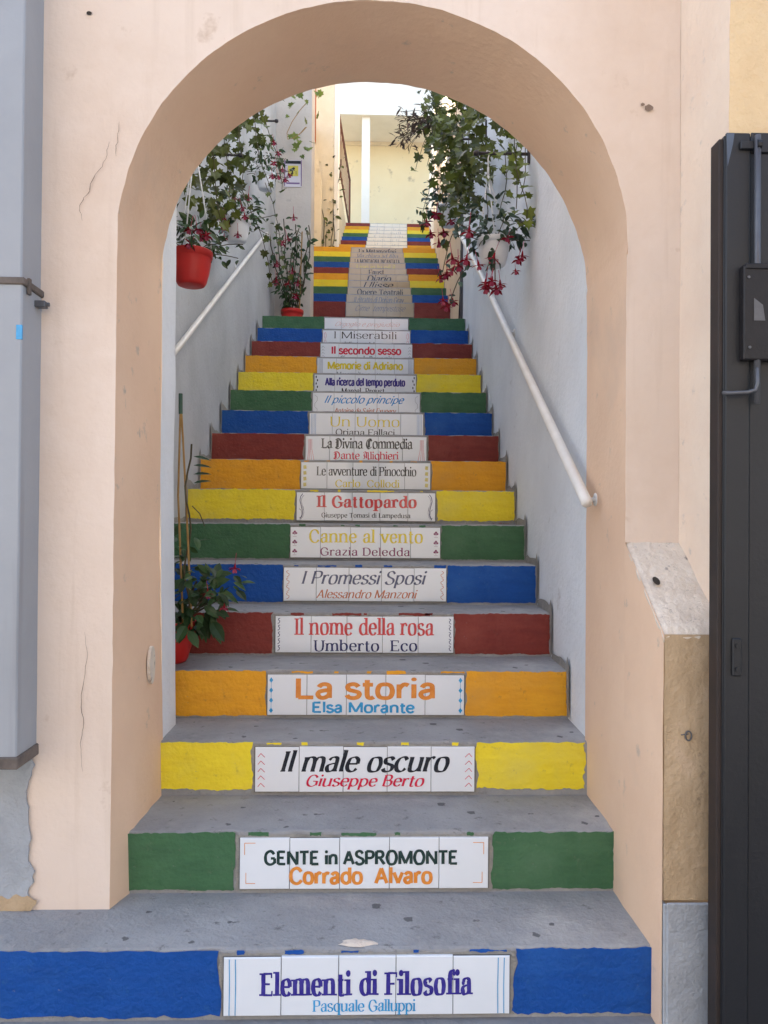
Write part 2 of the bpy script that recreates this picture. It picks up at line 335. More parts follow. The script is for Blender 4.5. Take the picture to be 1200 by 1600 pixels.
def stroke_pts(kind, P, closed=False):
    if kind == 'L':
        (a, b) = P; n = 4; return [(a[0]+(b[0]-a[0])*i/n, a[1]+(b[1]-a[1])*i/n) for i in range(n+1)]
    out = []; n = len(P); seg = 5
    for i in range(n if closed else n-1):
        if closed: p0, p1, p2, p3 = P[i-1], P[i], P[(i+1)%n], P[(i+2)%n]
        else:
            p1, p2 = P[i], P[i+1]
            p0 = P[i-1] if i > 0 else (2*p1[0]-p2[0], 2*p1[1]-p2[1])
            p3 = P[i+2] if i+2 < n else (2*p2[0]-p1[0], 2*p2[1]-p1[1])
        for k in range(seg):
            t = k/seg
            out.append(tuple(.5*(2*p1[j]+(p2[j]-p0[j])*t+(2*p0[j]-5*p1[j]+4*p2[j]-p3[j])*t*t+(3*p1[j]-p0[j]-3*p2[j]+p3[j])*t**3) for j in (0, 1)))
    out.append(P[0] if closed else P[-1])
    return out
STY = {  # thick, thin, serif?, slant, nib angle
 'slab': (17, 6, 1, 0, 8), 'serif': (11.5, 4.2, 1, 0, 10), 'serifb': (12.5, 4.6, 1, 0, 10), 'serifl': (9.5, 3.4, 1, 0, 10), 'sansb': (16.5, 14, 0, 0, 0),
 'sans': (10.5, 9.5, 0, 0, 0), 'ital': (12, 4.2, 2, .26, 16), 'italb': (14, 4.8, 2, .26, 16), 'script': (13, 7.5, 0, .42, 25), 'scriptl': (6.5, 4, 0, .5, 25),
 'gothic': (13.5, 4.6, 1, 0, 32), 'gothital': (12, 4, 2, .3, 30)}
def layout(text, style, gap=0, fx=1):
    T, t, srf, sl, ang = STY[style]; T *= fx; ca, sa = math.cos(R(ang)), math.sin(R(ang))
    polys = []; x = 0; wd = []; wi = 0
    def half(nx, ny): return .5*math.sqrt((T*(nx*ca+ny*sa))**2 + (t*(-nx*sa+ny*ca))**2)
    def strip(pts):
        L = []; Rr = []
        for i, p in enumerate(pts):
            q0 = pts[max(i-1, 0)]; q1 = pts[min(i+1, len(pts)-1)]
            dx, dy = q1[0]-q0[0], q1[1]-q0[1]; d = math.hypot(dx, dy) or 1
            nx, ny = -dy/d, dx/d; h = half(nx, ny)
            L.append((p[0]+nx*h, p[1]+ny*h)); Rr.append((p[0]-nx*h, p[1]-ny*h))
        polys.append((L, Rr))
    def bar(x0, x1, y, th): polys.append(([(x0, y+th/2), (x1, y+th/2)], [(x0, y-th/2), (x1, y-th/2)]))
    def vbar(xx, y0, y1, th): polys.append(([(xx-th/2, y0), (xx-th/2, y1)], [(xx+th/2, y0), (xx+th/2, y1)]))
    for ch in text:
        w, st = (GOTH.get(ch) if style == 'gothic' and ch in GOTH else None) or GL.get(ch, (30, []))
        for s in st:
            tok = s.split(); k = tok[0]; fl = ''
            if not (',' in tok[-1]): fl = tok[-1]; tok = tok[:-1]
            P = [(x+float(a.split(',')[0]), float(a.split(',')[1])) for a in tok[1:]]
            if k == 'D':
                r = max(T*.55, 4.5); c = P[0]
                polys.append(([(c[0]+r*math.cos(a*math.pi/6), c[1]+r*math.sin(a*math.pi/6)) for a in range(7)],
                              [(c[0]+r*math.cos(-a*math.pi/6), c[1]+r*math.sin(-a*math.pi/6)) for a in range(7)])); continue
            pts = stroke_pts('L' if k == 'L' else 'C', P, k == 'O')
            strip(pts)
            if srf == 0: continue
            if k == 'L':
                lw = T*(.95 if srf == 1 else .6); th = t*.95
                for (p, q, f) in ((P[0], P[1], fl[0:1]), (P[1], P[0], fl[1:2])):
                    if f in ('f', 'l', 'r'):
                        up = p[1] > q[1]; yy = p[1] - th/2 if up else p[1] + th/2
                        if srf == 2 and f == 'f' and ch.islower(): f = 'r' if not up else 'l'
                        bar(p[0]-(lw if f in 'fl' else T*.4), p[0]+(lw if f in 'fr' else T*.4), yy, th)
                    elif f == 'v':
                        dn = 13 if p[1] > 30 else -13
                        vbar(p[0], p[1]+t*.5*(1 if dn > 0 else -1), p[1]-dn, t*1.1)
            elif fl in ('o', 'e') and srf == 1:
                r = T*.42; c = P[0] if fl == 'o' else P[-1]
                polys.append(([(c[0]+r*math.cos(a*math.pi/4), c[1]-r*.5+r*math.sin(a*math.pi/4)) for a in range(5)],
                              [(c[0]+r*math.cos(-a*math.pi/4), c[1]-r*.5+r*math.sin(-a*math.pi/4)) for a in range(5)]))
        if ch == ' ': wi += 1
        wd += [wi]*(len(polys)-len(wd))
        x += w + gap
    if sl: polys = [([(p[0]+p[1]*sl, p[1]) for p in L], [(p[0]+p[1]*sl, p[1]) for p in Q]) for L, Q in polys]
    layout.words = wd
    return polys
def lettering(text, style, u0, u1, vb, vt, y, xc, zb, pw, ph, gap=0, cap=70, wob=.0):
    """text fitted between u0..u1 (share of panel width), baseline vb, capital height vt (share of panel height)"""
    gap = {'slab': 7, 'serifb': 3.5}.get(style, gap); polys = layout(text, style, gap)
    xs = [p[0] for L, Q in polys for p in L+Q]; a, b = min(xs), max(xs)
    sx = (u1-u0)*pw/(b-a); sz = (vt-vb)*ph/cap
    polys = layout(text, style, gap, min(1.7 if style[:4] == 'sans' else 1.1, max(.75, (sz/sx)**.8)))
    xs = [p[0] for L, Q in polys for p in L+Q]; a, b = min(xs), max(xs); sx = (u1-u0)*pw/(b-a)
    # keep stems from getting distorted too far
    def tr(p, k): return (xc - pw/2 + u0*pw + (p[0]-a)*sx + .0007*nz(p[0]*.05, p[1]*.05, y*9), y - k, zb + vb*ph + p[1]*sz + .0007*nz(p[0]*.045, p[1]*.06, y*7+4) + .0012*nz(p[0]*.008, y*5))
    words = {}
    for i, (L, Q) in enumerate(polys):
        k = (i % 60)*1.2e-5
        n = len(L); vs = [tr(p, k) for p in L] + [tr(p, k) for p in Q]
        mb = words.setdefault(layout.words[i], MB())
        mb.mesh(vs, [(j, j+n, j+n+1, j+1) for j in range(n-1)])
    return list(words.values())
def ornament(kind, y, xc, zb, pw, ph, sides=(0, 1)):
    mb = MB(); k = [0]
    def X(u): return xc - pw/2 + u*pw
    def Z(v): return zb + v*ph
    def poly(P): k[0] += 1; mb.face([(X(u), y-k[0]*1.5e-5, Z(v)) for u, v in P])
    def line(P, w, wz=None):
        asp = pw/ph
        for (a, b) in zip(P[:-1], P[1:]):
            dx, dz = (b[0]-a[0])*pw, (b[1]-a[1])*ph; d = math.hypot(dx, dz) or 1; nx, nz_ = -dz/d*w/pw, dx/d*w/ph
            poly([(a[0]+nx, a[1]+nz_), (a[0]-nx, a[1]-nz_), (b[0]-nx, b[1]-nz_), (b[0]+nx, b[1]+nz_)])
    for side in sides:
        m = (lambda u: u) if side == 0 else (lambda u: 1-u)
        L = lambda P, w: line([(m(u), v) for u, v in P], w)
        if kind == 'lines2':
            for u in (.021, .042): L([(u, .02), (u+.001, .5), (u-.0005, .97)], .0011)
        elif kind == 'corners':
            L([(.02, .68), (.02, .91), (.063, .91)], .0009); L([(.026, .33), (.026, .12), (.063, .12)], .0009)
        elif kind == 'chev':
            for i in range(5): L([(.014, .12+.165*i), (.027, .2+.165*i), (.045, .115+.165*i)], .001)
        elif kind == 'diam':
            L([(.02, .1), (.02, .9)], .0008)
            for v in (.12, .37, .62, .87):
                poly([(m(.02), v-.07), (m(.03), v), (m(.02), v+.07), (m(.01), v)])
        elif kind == 'squig':
            for i in range(5):
                z = .06+i*.185; L([(.014, z), (.022, z+.02), (.026, z+.07), (.018, z+.1), (.018, z+.13), (.027, z+.145)], .0014)
        elif kind == 'curl':
            for i in range(4):
                z = .06+i*.22; L([(.02, z), (.033, z+.04), (.036, z+.09), (.022, z+.13), (.018, z+.17), (.03, z+.2)], .0011)
        elif kind == 'club':
            for v in (.22, .52, .82):
                for du, dv in ((-.009, -.02), (.009, -.02), (0, .03)):
                    poly([(m(.03)+du+.008*math.cos(a*math.pi/4), v+dv+.035*math.sin(a*math.pi/4)) for a in range(8)])
                L([(.03, v-.02), (.03, v-.09)], .0012)
                L([(.018, v-.13), (.042, v-.13)], .0006)
        elif kind == 'flour':
            L([(.045, .95), (.03, .85), (.025, .7), (.036, .5), (.045, .3), (.04, .15), (.025, .05)], .0018)
            L([(.055, .9), (.04, .82), (.034, .68), (.044, .5), (.05, .36)], .0009)
            L([(.02, .42), (.035, .36), (.04, .22), (.03, .1), (.02, .12)], .0010)
            L([(.05, .5), (.054, .3), (.046, .12), (.03, .03)], .0007)
        elif kind == 'block':
            for v in (.08, .3, .52, .74):
                poly([(m(.02), v), (m(.044), v+.02), (m(.04), v+.15), (m(.018), v+.14)])
        elif kind == 'flare':
            for a, b in ((.028, .018), (.037, .03), (.044, .05), (.053, .072)): L([(a, .88), (a, .5), ((a+b)/2, .25), (b, 0)], .0010)
        elif kind == 'lines3':
            for u in (.018, .03, .042, .054): L([(u, .05), (u+.001, .97)], .0010)
        elif kind == 'swirl':
            L([(.022, .9), (.045, .8), (.045, .65), (.022, .5), (.022, .35), (.045, .25), (.04, .08)], .0009)
        elif kind == 'check':
            for i in range(6): z = .02+i*.16; u = .014 if i % 2 else .026; poly([(m(u), z), (m(u+.011), z+.03), (m(u+.009), z+.13), (m(u-.001), z+.1)])
        elif kind == 'loops':
            for v in (.3, .7):
                P = [(.03+.011*math.cos(a*math.pi/5), v+.17*math.sin(a*math.pi/5)) for a in range(11)]; L(P, .0010)
    return mb

# ------------------------------------------------------------------ stairs
H0, D0, Y1 = .1842, .3155, 2.1164
SEQ = ['blue', 'green', 'yellow', 'orange', 'dark red']
top = {i: i*H0 for i in range(1, 18)}; top[17] = 3.131; top[0] = 0
yy = {i: Y1+(i-1)*D0 for i in range(1, 18)}
top[18], top[19] = 3.30, 3.465; yy[18], yy[19] = 8.20, 8.52
for k in range(10): top[20+k] = 3.727+.1768*k; yy[20+k] = 8.84+.32*k
for k in range(11): yy[30+k] = 13.168+.313*k
for k in range(4): top[30+k] = 5.318+.19*(k+1)
for k in range(7): top[34+k] = 6.288+.182*k
yy[41] = 18.6
COLR = {i: SEQ[(i-1) % 5] for i in range(1, 41)}
# right wall line (x at depth y) and left wall line
def wallR(y): return .79 + (y-2.765)*.0295
def wallL(y): return -.958 + (y-2.98)*.0125
def xr_of(i):
    y = yy[i]
    if i == 1: return .79
    if i in (2, 3): return .785
    if i <= 29: return wallR(y)
    return 1.135+(y-12.2)*.058
def xl_of(i):
    y = yy[i]
    if i == 1: return -4
    if i in (2, 3): return -.70
    if i <= 17: return wallL(y)
    if i <= 29: return -.80
    return -.50+(y-13)*.03
# pitch of the words on each panel: centre x of tile row, title, author, colours ...
SIGNS = {
1: (.0245, 'Elementi di Filosofia', 'slab', 'violet', .125, .87, .35, .735, 'Pasquale Galluppi', 'serif', 'sky', .31, .67, .075, .265, 'lines2', 'sky', 'violet slab title over a pale blue author line, double lines at its ends'),
2: (.017, 'GENTE in ASPROMONTE', 'sansb', 'dgreen', .097, .873, .49, .745, 'Corrado  Alvaro', 'sansb', 'orange', .198, .775, .115, .41, 'corners', 'orange', 'dark green capitals over an orange author line, orange corner marks'),
3: (.019, 'Il male oscuro', 'italb', 'black', .115, .885, .455, .905, 'Giuseppe Berto', 'italb', 'crimson', .233, .77, .13, .375, 'chev', 'crimson', 'black italic title over a crimson author line, chevrons at its ends'),
4: (.0222, 'La storia', 'sansb', 'orange', .144, .85, .425, .91, 'Elsa Morante', 'sansb', 'sky', .228, .747, .07, .32, 'diam', 'sky', 'wide orange title over a blue author line, blue diamonds at its ends'),
5: (.0165, 'Il nome della rosa', 'serifb', 'red', .107, .889, .495, .94, 'Umberto  Eco', 'serifb', 'dnavy', .215, .795, .05, .345, 'squig', 'dnavy', 'red serif title over a navy author line, navy squiggles at its ends'),
6: (.0185, 'I Promessi Sposi', 'ital', 'slate', .11, .88, .52, .90, 'Alessandro Manzoni', 'ital', 'rust', .20, .823, .1, .34, 'curl', 'rust', 'slate italic title over a rust italic author line, rust curls at its ends'),
7: (.020, 'Canne al vento', 'serifb', 'yellow', .125, .883, .5, .91, 'Grazia Deledda', 'serifb', 'wine', .20, .797, .076, .33, 'club', 'wine', 'yellow serif title over a wine author line, wine clubs at its ends'),
8: (.0233, 'Il Gattopardo', 'slab', 'red', .144, .864, .48, .875, 'Giuseppe Tomasi di Lampedusa', 'serifb', 'black', .18, .82, .12, .28, 'flour', 'dnavy', 'red slab title over a tiny black author line, flourishes at its ends'),
9: (.022, 'Le avventure di Pinocchio', 'serif', 'black', .12, .89, .51, .84, 'Carlo  Collodi', 'serif', 'yellow', .265, .76, .075, .34, 'block', 'paleyellow', 'black serif title over a yellow author line, yellow blocks at its ends'),
10: (.024, 'La Divina Commedia', 'gothic', 'black', .13, .885, .52, .905, 'Dante Alighieri', 'gothic', 'crimson', .23, .77, .085, .375, 'flare', 'crimson', 'blackletter title over a crimson author line, flared lines at its ends'),
11: (.0265, 'Un Uomo', 'serifl', 'yellow', .18, .79, .44, .855, 'Oriana Fallaci', 'serif', 'black', .23, .75, .05, .32, 'lines3', 'blue', 'large thin yellow title over a black author line, blue end lines'),
12: (.0255, 'Il piccolo principe', 'script', 'blue', .11, .855, .54, .87, 'Antoine de Saint Exupery', 'ital', 'rust', .20, .78, .08, .31, 'swirl', 'grey', 'blue script title over a rust author line, grey swirls at its ends'),
13: (.018, 'Alla ricerca del tempo perduto', 'sansb', 'navy', .104, .894, .49, .83, 'Marcel  Proust', 'serifb', 'black', .265, .69, .1, .36, 'check', 'black', 'narrow navy title and black checks at its ends'),
14: (.020, 'Memorie di Adriano', 'sansb', 'yellow', .108, .89, .46, .825, 'Marguerite Yourcenar', 'serif', 'grey', .20, .75, .06, .32, 'lines3', 'slate', 'bold yellow sans title and slate lines at its ends'),
15: (.0275, 'Il secondo sesso', 'sansb', 'crimson', .12, .88, .46, .84, 'Simone de Beauvoir', 'serif', 'dgreen', .22, .78, .1, .35, 'chev', 'grey', 'rounded crimson title, its author line hidden behind the tread below'),
16: (.0285, 'I Miserabili', 'serifl', 'black', .13, .845, .55, .93, 'Victor Hugo', 'serifl', 'black', .25, .75, .1, .36, 'loops', 'crimson', 'thin black serif title and red loops at its ends'),
17: (.028, 'Orgoglio e pregiudizio', 'scriptl', 'salmon', .13, .90, .54, .78, 'Jane Austen', 'serif', 'grey', .3, .7, .1, .33, 'none', 'grey', 'faint salmon script, topmost of the lower flight'),
20: (.182, 'Cime  tempestose', 'scriptl', 'grey', .14, .88, .42, .82, '', '', '', 0, 0, 0, 0, 'none', 'grey', 'faint grey script, lowest of the middle flight'),
21: (.181, 'Il ritratto di Dorian Gray', 'ital', 'grey', .11, .88, .45, .85, '', '', '', 0, 0, 0, 0, 'none', 'grey', 'grey italic title, second up in the middle flight'),
22: (.186, 'Opere Teatrali', 'serif', 'black', .15, .88, .45, .88, '', '', '', 0, 0, 0, 0, 'none', 'grey', 'black serif title in two words, on a green step in the middle flight'),
23: (.187, 'Ulisse', 'gothital', 'black', .25, .74, .42, .92, '', '', '', 0, 0, 0, 0, 'none', 'grey', 'one short slanted black title, on a yellow step in the middle flight'),
24: (.186, 'Diario', 'italb', 'black', .3, .72, .44, .92, '', '', '', 0, 0, 0, 0, 'none', 'grey', 'one short bold italic title, on an orange step in the middle flight'),
25: (.183, 'Faust', 'serifb', 'black', .34, .61, .44, .92, '', '', '', 0, 0, 0, 0, 'none', 'grey', 'one short upright serif title, on a red step in the middle flight'),
26: (.185, 'l inri in lu nil il', 'serif', 'paleyellow', .12, .82, .44, .85, '', '', '', 0, 0, 0, 0, 'none', 'grey', 'pale yellow lettering, the only yellow one in the middle flight'),
27: (.188, 'LA MONTAGNA INCANTATA', 'serifb', 'black', .08, .92, .46, .86, '', '', '', 0, 0, 0, 0, 'none', 'grey', 'black capitals, on a green step of the middle flight'),
28: (.190, 'Via chiara ad Alto', 'ital', 'grey', .12, .9, .48, .88, '', '', '', 0, 0, 0, 0, 'none', 'grey', 'dim slanted title, on the upper yellow step of the middle flight'),
29: (.192, 'La Metamorfosi', 'serifb', 'black', .14, .88, .46, .9, '', '', '', 0, 0, 0, 0, 'none', 'grey', 'black serif title, on the topmost orange step of the middle flight'),
34: (.406, '', '', '', 0, 0, 0, 0, '', '', '', 0, 0, 0, 0, 'none', 'grey', 'no readable words, on the lowest orange step of the sunny upper flight'),
35: (.421, 'il  i  iri', 'serifl', 'faint', .2, .8, .4, .8, '', '', '', 0, 0, 0, 0, 'none', 'grey', 'washed-out marks, on the dark red step of the sunny upper flight'),
36: (.437, 'i nli  li li', 'serifl', 'faint', .15, .8, .4, .8, '', '', '', 0, 0, 0, 0, 'none', 'grey', 'washed-out marks, on the blue step of the sunny upper flight'),
37: (.452, 'l inii iill', 'serifl', 'faint', .15, .9, .4, .8, '', '', '', 0, 0, 0, 0, 'none', 'grey', 'washed-out marks, on the green step of the sunny upper flight'),
38: (.468, 'li i  nill', 'serifl', 'faint', .2, .85, .4, .85, '', '', '', 0, 0, 0, 0, 'none', 'grey', 'washed-out marks, on the yellow step of the sunny upper flight'),
39: (.484, 'ii i   lu', 'serifl', 'faint', .2, .8, .4, .85, '', '', '', 0, 0, 0, 0, 'none', 'grey', 'washed-out marks, on the upper orange step of the sunny upper flight'),
40: (.499, '', '', '', 0, 0, 0, 0, '', '', '', 0, 0, 0, 0, 'none', 'grey', 'plain white, topmost of the sunny upper flight'),
}
GAPT = .017       # bare strip between nosing and tile row
PW, PH = .75, .1526
def build_step(i):
    y0, y1_ = yy[i], yy[i+1]+.03
    zt, zb = top[i], top[i-1]-.03
    xl = {1: -4, 2: -.82, 3: -.82}.get(i, xl_of(i)-.08); xr = {1: .80, 2: .86, 3: .86}.get(i, xr_of(i)+.08)
    if i == 17: xl -= .1; xr += .12
    if i == 29: xr += .15; xl -= .02
    if i == 40: xl -= 1.3; xr += 1.0; y1_ = 18.6
    name = COLR[i]
    if i in SIGNS: lab = f'{name} step under the tiles with ' + short(SIGNS[i][-1])
    else: lab = f'{name} step out of sight behind a landing edge'
    t = empty('stair_step', ((xl+xr)/2 if i > 1 else -.2, y0, top[i-1]), lab, 'step', 'painted steps of the rainbow stairs')
    mb = MB(); nx = max(8, int((xr-xl)/.04)); nx = min(nx, 110)
    prof = [(y0, zb), (y0, zb+.06), (y0, (zb+zt)/2), (y0+.0005, zt-.010), (y0+.003, zt-.003), (y0+.011, zt), (y0+.08, zt), ((y0+y1_)/2, zt), (y1_, zt)]
    for k in range(nx+1):
        x = xl+(xr-xl)*k/nx
        for j, (py, pz) in enumerate(prof):
            e = .0035*nz(x*9, i*3.1)+.003*nz(x*31, i*1.7) if j in (3, 4, 5) else .002*nz(x*5, i*2.2+j)
            ey = e if j in (3, 4) else (.0012*nz(x*7, i+j*4.4) if j < 3 else 0)
            mb.v.append((x, py+max(ey, -.0012), pz+(e-(.0015 if j in (3, 4, 5) else 0) if j >= 3 else 0)))
    n = len(prof)
    for k in range(nx):
        for j in range(n-1): mb.f.append([k*n+j, (k+1)*n+j, (k+1)*n+j+1, k*n+j+1]); mb.m.append(0)
    mb.f.append(list(range(n))); mb.m.append(0); mb.f.append([nx*n+j for j in range(n)][::-1]); mb.m.append(0)
    mb.build('concrete_block', CONC if i > 0 else CONC, t)
    # paint: left and right of the tile row
    xc = SIGNS[i][0] if i in SIGNS else .18
    zl = top[i-1]; zh = zt
    far = i > 17
    g = .006 if far else (.003+.008*random.random() if i > 2 else .014)
    for sgn in (-1, 1):
        if sgn < 0: a, b = (xl_of(i)+.006 if i > 3 else (-3.9 if i == 1 else -.715)), xc-PW/2-g
        else: a, b = xc+PW/2+g, xr_of(i)-.008
        bot = .010 if i < 18 else .002
        zT = zh-.004
        aL = .005 if sgn < 0 else .013; aR = .013 if sgn < 0 else .005
        if i == 3: aL = max(aL, .012); aR = max(aR, .012)
        aB = .008 if i in (1, 3, 8) else .004
        P = jag(a, b, zl+bot+(.012 if i in (3, 8) else 0), zT, aL if not far else .003, aR if not far else .003, aB if not far else .002, .005 if not far else .002, i*7.3+sgn, .009 if i < 9 else .02)
        if i == 1 and sgn < 0: P = jag(a, b, zl+bot, zT, aL, aR, aB, .006, i*7.3+sgn, .02)
        pm = MB(); pm.sheet(P, y0-.0012, .0016)
        if i <= 9 and sgn > 0:      # leftovers of paint above the tiles
            for q in range(5):
                u = xc-PW/2+PW*(q+.7*random.random())/5; wq = .015+.12*random.random()**2
                hz = .0025+.004*random.random(); zc = zh-.0085
                rm = MB(); rm.sheet(jag(u, min(u+wq, xc+PW/2), zc-hz, zc+hz, .006, .006, .005, .004, i*11+q, .006), y0-.0012, .0012); rm.build('paint_remnant', PAINT[name], t)
        pm.build('riser_paint', PAINT[name], t)
def short(s): return s.split(',')[0] if len(s.split()) > 9 else s
def build_sign(i):
    xc, tt, ts, tcol, a0, a1, vb, vt, at, as_, acol, b0, b1, wb, wt, orn, ocol, desc = SIGNS[i]
    y0 = yy[i]; zt = top[i]-GAPT; zb = zt-PH
    ph = PH
    yF = y0-.011
    s = empty('book_title_sign', (xc, y0-.002, zb), 'white tiles: '+desc, 'tile sign', 'tiled book titles on the risers')
    mb = MB()
    w = PW/5
    for k in range(5):
        x0 = xc-PW/2+k*w
        j = [random.uniform(-.0006, .0006) for _ in range(4)]
        c0, c1, z0, z1 = x0+.0009, x0+w-.0009, zb+random.uniform(0, .001), zt+random.uniform(-.001, .0006)
        e = .0016
        q = [(c0, z0), (c1, z0), (c1, z1), (c0, z1)]
        inn = [(c0+e, z0+e), (c1-e, z0+e), (c1-e, z1-e), (c0+e, z1-e)]
        vs = [(x, y0-.0006, z) for x, z in q] + [(x, yF+.0014+j[m], z) for m, (x, z) in enumerate(q)] + [(x, yF+j[m], z) for m, (x, z) in enumerate(inn)]
        fs = [(8, 9, 10, 11)]
        for m in range(4):
            n_ = (m+1) % 4; fs += [(m, n_, 4+n_, 4+m), (4+m, 4+n_, 8+n_, 8+m)]
        mb.mesh(vs, fs)
    mb.cur = 1
    mb.box((xc-PW/2-.002, y0-.007, zb-.001), (xc+PW/2+.002, y0-.0004, zt-.0005))
    mb.cur = 2
    if i < 18:      # smear of mortar squeezed out round the row
        mb.sheet(jag(xc-PW/2-.014, xc+PW/2+.014, max(zb-.006, top[i-1]+.002), zt+.007, .008, .008, .003, .004, i*3.7, .008), y0-.0006, .0014)
    mb.build('tile_row', [TILE_SHADED if 18 < i < 30 else (TILE_WARMLIT if i > 30 else TILE), GROUT, MORTAR], s)
    yl = yF-.0009
    if tt:
        for w_ in lettering(tt, ts, a0, a1, vb, vt, yl, xc, zb, PW, ph): w_.build('title_lettering', INK[tcol], s)
    if at:
        for w_ in lettering(at, as_, b0, b1, wb, wt, yl, xc, zb, PW, ph): w_.build('author_lettering', INK[acol], s)
    if orn != 'none':
        for sd in (0, 1): ornament(orn, yl, xc, zb, PW, ph, (sd,)).build('end_ornament', INK[ocol], s)
for i in range(1, 41): build_step(i)
for i in SIGNS: build_sign(i)

# ------------------------------------------------------------------ ground
g = MB(); g.box((-60, -60, -.3), (60, 90, 0)); tag(g.build('ground', GROUND), kind='structure')

# ------------------------------------------------------------------ arch wall
YF, YB = 2.335, 2.775
XC_, AL_, AR_, B_, ZS_ = .03, .746, .749, .716, 2.121
arc = []
for k in range(97):
    q = math.pi*(1-k/96); c = math.cos(q); arc.append((XC_+(AL_ if c < 0 else AR_)*c, ZS_+B_*math.sin(q)))
t = empty('archway_wall', (0, YF, 0), 'pink plastered wall with a round arch over the stairs', 'wall')
def chip(x, z):
    return .0028*nz(x*16, z*16, 1)+.0016*nz(x*60, z*60, 2)
XLJ, XRJ = -.716, .779
left_edge = [(XLJ+chip(3, z/20), z/20) for z in range(0, 43)]
right_edge = [(XRJ-.004+chip(7, z/20), z/20) for z in range(42, 24, -1)]
fe = left_edge + [(x+chip(x, z), z+chip(z, x)) for x, z in arc[1:]] + right_edge
ZT = 4.4
mb = MB()
# front face in columns / strips, slightly uneven
def fy(x, z): return YF + .004*nz(x*2.1, z*2.1, 5)
nl = len(left_edge)
for k in range(nl-1):
    a, b = left_edge[k], left_edge[k+1]
    xs = [-4, -3, -2, -1.5, -1.2, -1.0, -.9, -.8]
    ra = [(x, a[1]) for x in xs]+[a]; rb = [(x, b[1]) for x in xs]+[b]
    for j in range(len(ra)-1): mb.face([(ra[j][0], fy(*ra[j]), ra[j][1]), (ra[j+1][0], fy(*ra[j+1]), ra[j+1][1]), (rb[j+1][0], fy(*rb[j+1]), rb[j+1][1]), (rb[j][0], fy(*rb[j]), rb[j][1])])
zs = left_edge[-1][1]
av = fe[nl-1:len(fe)-len(right_edge)]
zi = [zs+(ZT-zs)*k/24 for k in range(25)]
for k in range(24):
    xs = [-4, -3, -2, -1.5, -1.2, -1.0, -.9, -.8, left_edge[-1][0]]
    for j in range(len(xs)-1):
        q = [(xs[j], zi[k]), (xs[j+1], zi[k]), (xs[j+1], zi[k+1]), (xs[j], zi[k+1])]; mb.face([(x, fy(x, z), z) for x, z in q])
for k in range(len(av)-1):
    a, b = av[k], av[k+1]
    for m in range(12):
        t0, t1 = (m/12)**1.5, ((m+1)/12)**1.5
        q = [(a[0], a[1]+(ZT-a[1])*t0), (b[0], b[1]+(ZT-b[1])*t0), (b[0], b[1]+(ZT-b[1])*t1), (a[0], a[1]+(ZT-a[1])*t1)]
        mb.face([(x, fy(x, z), z) for x, z in q])
rr = right_edge
lastx = av[-1][0]
for k in range(24):
    z0, z1 = zi[k], zi[k+1]
    if z0 < rr[0][1]: continue
    mb.face([(x, fy(x, z), z) for x, z in [(lastx, z0), (.935, z0), (.935, z1), (lastx, z1)]])
mb.face([(x, fy(x, z), z) for x, z in [(lastx, rr[0][1]), (.935, rr[0][1]), (.935, [z for z in zi if z >= rr[0][1]][0]), (lastx, [z for z in zi if z >= rr[0][1]][0])]])
for k in range(len(rr)-1):
    a, b = rr[k], rr[k+1]; mb.face([(x, fy(x, z), z) for x, z in [b, (.935, b[1]), (.935, a[1]), a]])
# top and back so the wall has its thickness
mb.face([(-4, YF, ZT), (.935, YF, ZT), (.935, YB, ZT), (-4, YB, ZT)])
bk = [(x*.985, z) for x, z in fe]
bx = [p for p in bk]
mb.build('facade', PINK, t, origin=(0, 0, 0))
rv = MB()
ND = 7
def rp(k, d):
    f_ = d/ND; a = fe[k]; zz = a[1]; h_ = min(1, max(0, (zz-1.9)/.7)); h_ = h_*h_*(3-2*h_)
    kk = (-.030*(1-h_)-.012*h_) if a[0] < 0 else (.012*(1-h_)-.012*h_); x = a[0]*(1+kk*f_)+(.034*max(0, 1-zz/1.2)*min(1, f_*3.5) if a[0] < 0 else 0)
    e = .004*nz(x*3, zz*3, d*.7) if 0 < d < ND else 0
    return (x+(e if zz < 2.2 else 0), fy(*a)+f_*(YB-fy(*a)), zz+(e if zz >= 2.2 else 0))
n1 = len(fe)
full = fe + [(XRJ-.004, z/20) for z in range(24, -1, -1)]
fe_s = fe; fe = full; n1 = len(fe)
vs = [rp(k, d) for k in range(n1) for d in range(ND+1)]
fs = [(k*(ND+1)+d, (k+1)*(ND+1)+d, (k+1)*(ND+1)+d+1, k*(ND+1)+d+1) for k in range(n1-1) for d in range(ND)]
rv.mesh(vs, fs); rv.build('reveal', PINK2, t, smooth=True)
bm = MB()
bmx = [rp(k, ND) for k in range(n1)]
for k in range(n1-1):
    a, b = bmx[k], bmx[k+1]
    if abs(a[0]-b[0]) > 1e-4 and a[2] > 2.1 and b[2] > 2.1: bm.face([(a[0], YB, a[2]), (b[0], YB, b[2]), (b[0], YB, ZT), (a[0], YB, ZT)])
bm.box((-4, YB-.05, 0), (-.72, YB, ZT)); bm.box((.80, YB-.05, 0), (1.3, YB, ZT))
bm.build('rear_face', PINK2, t)
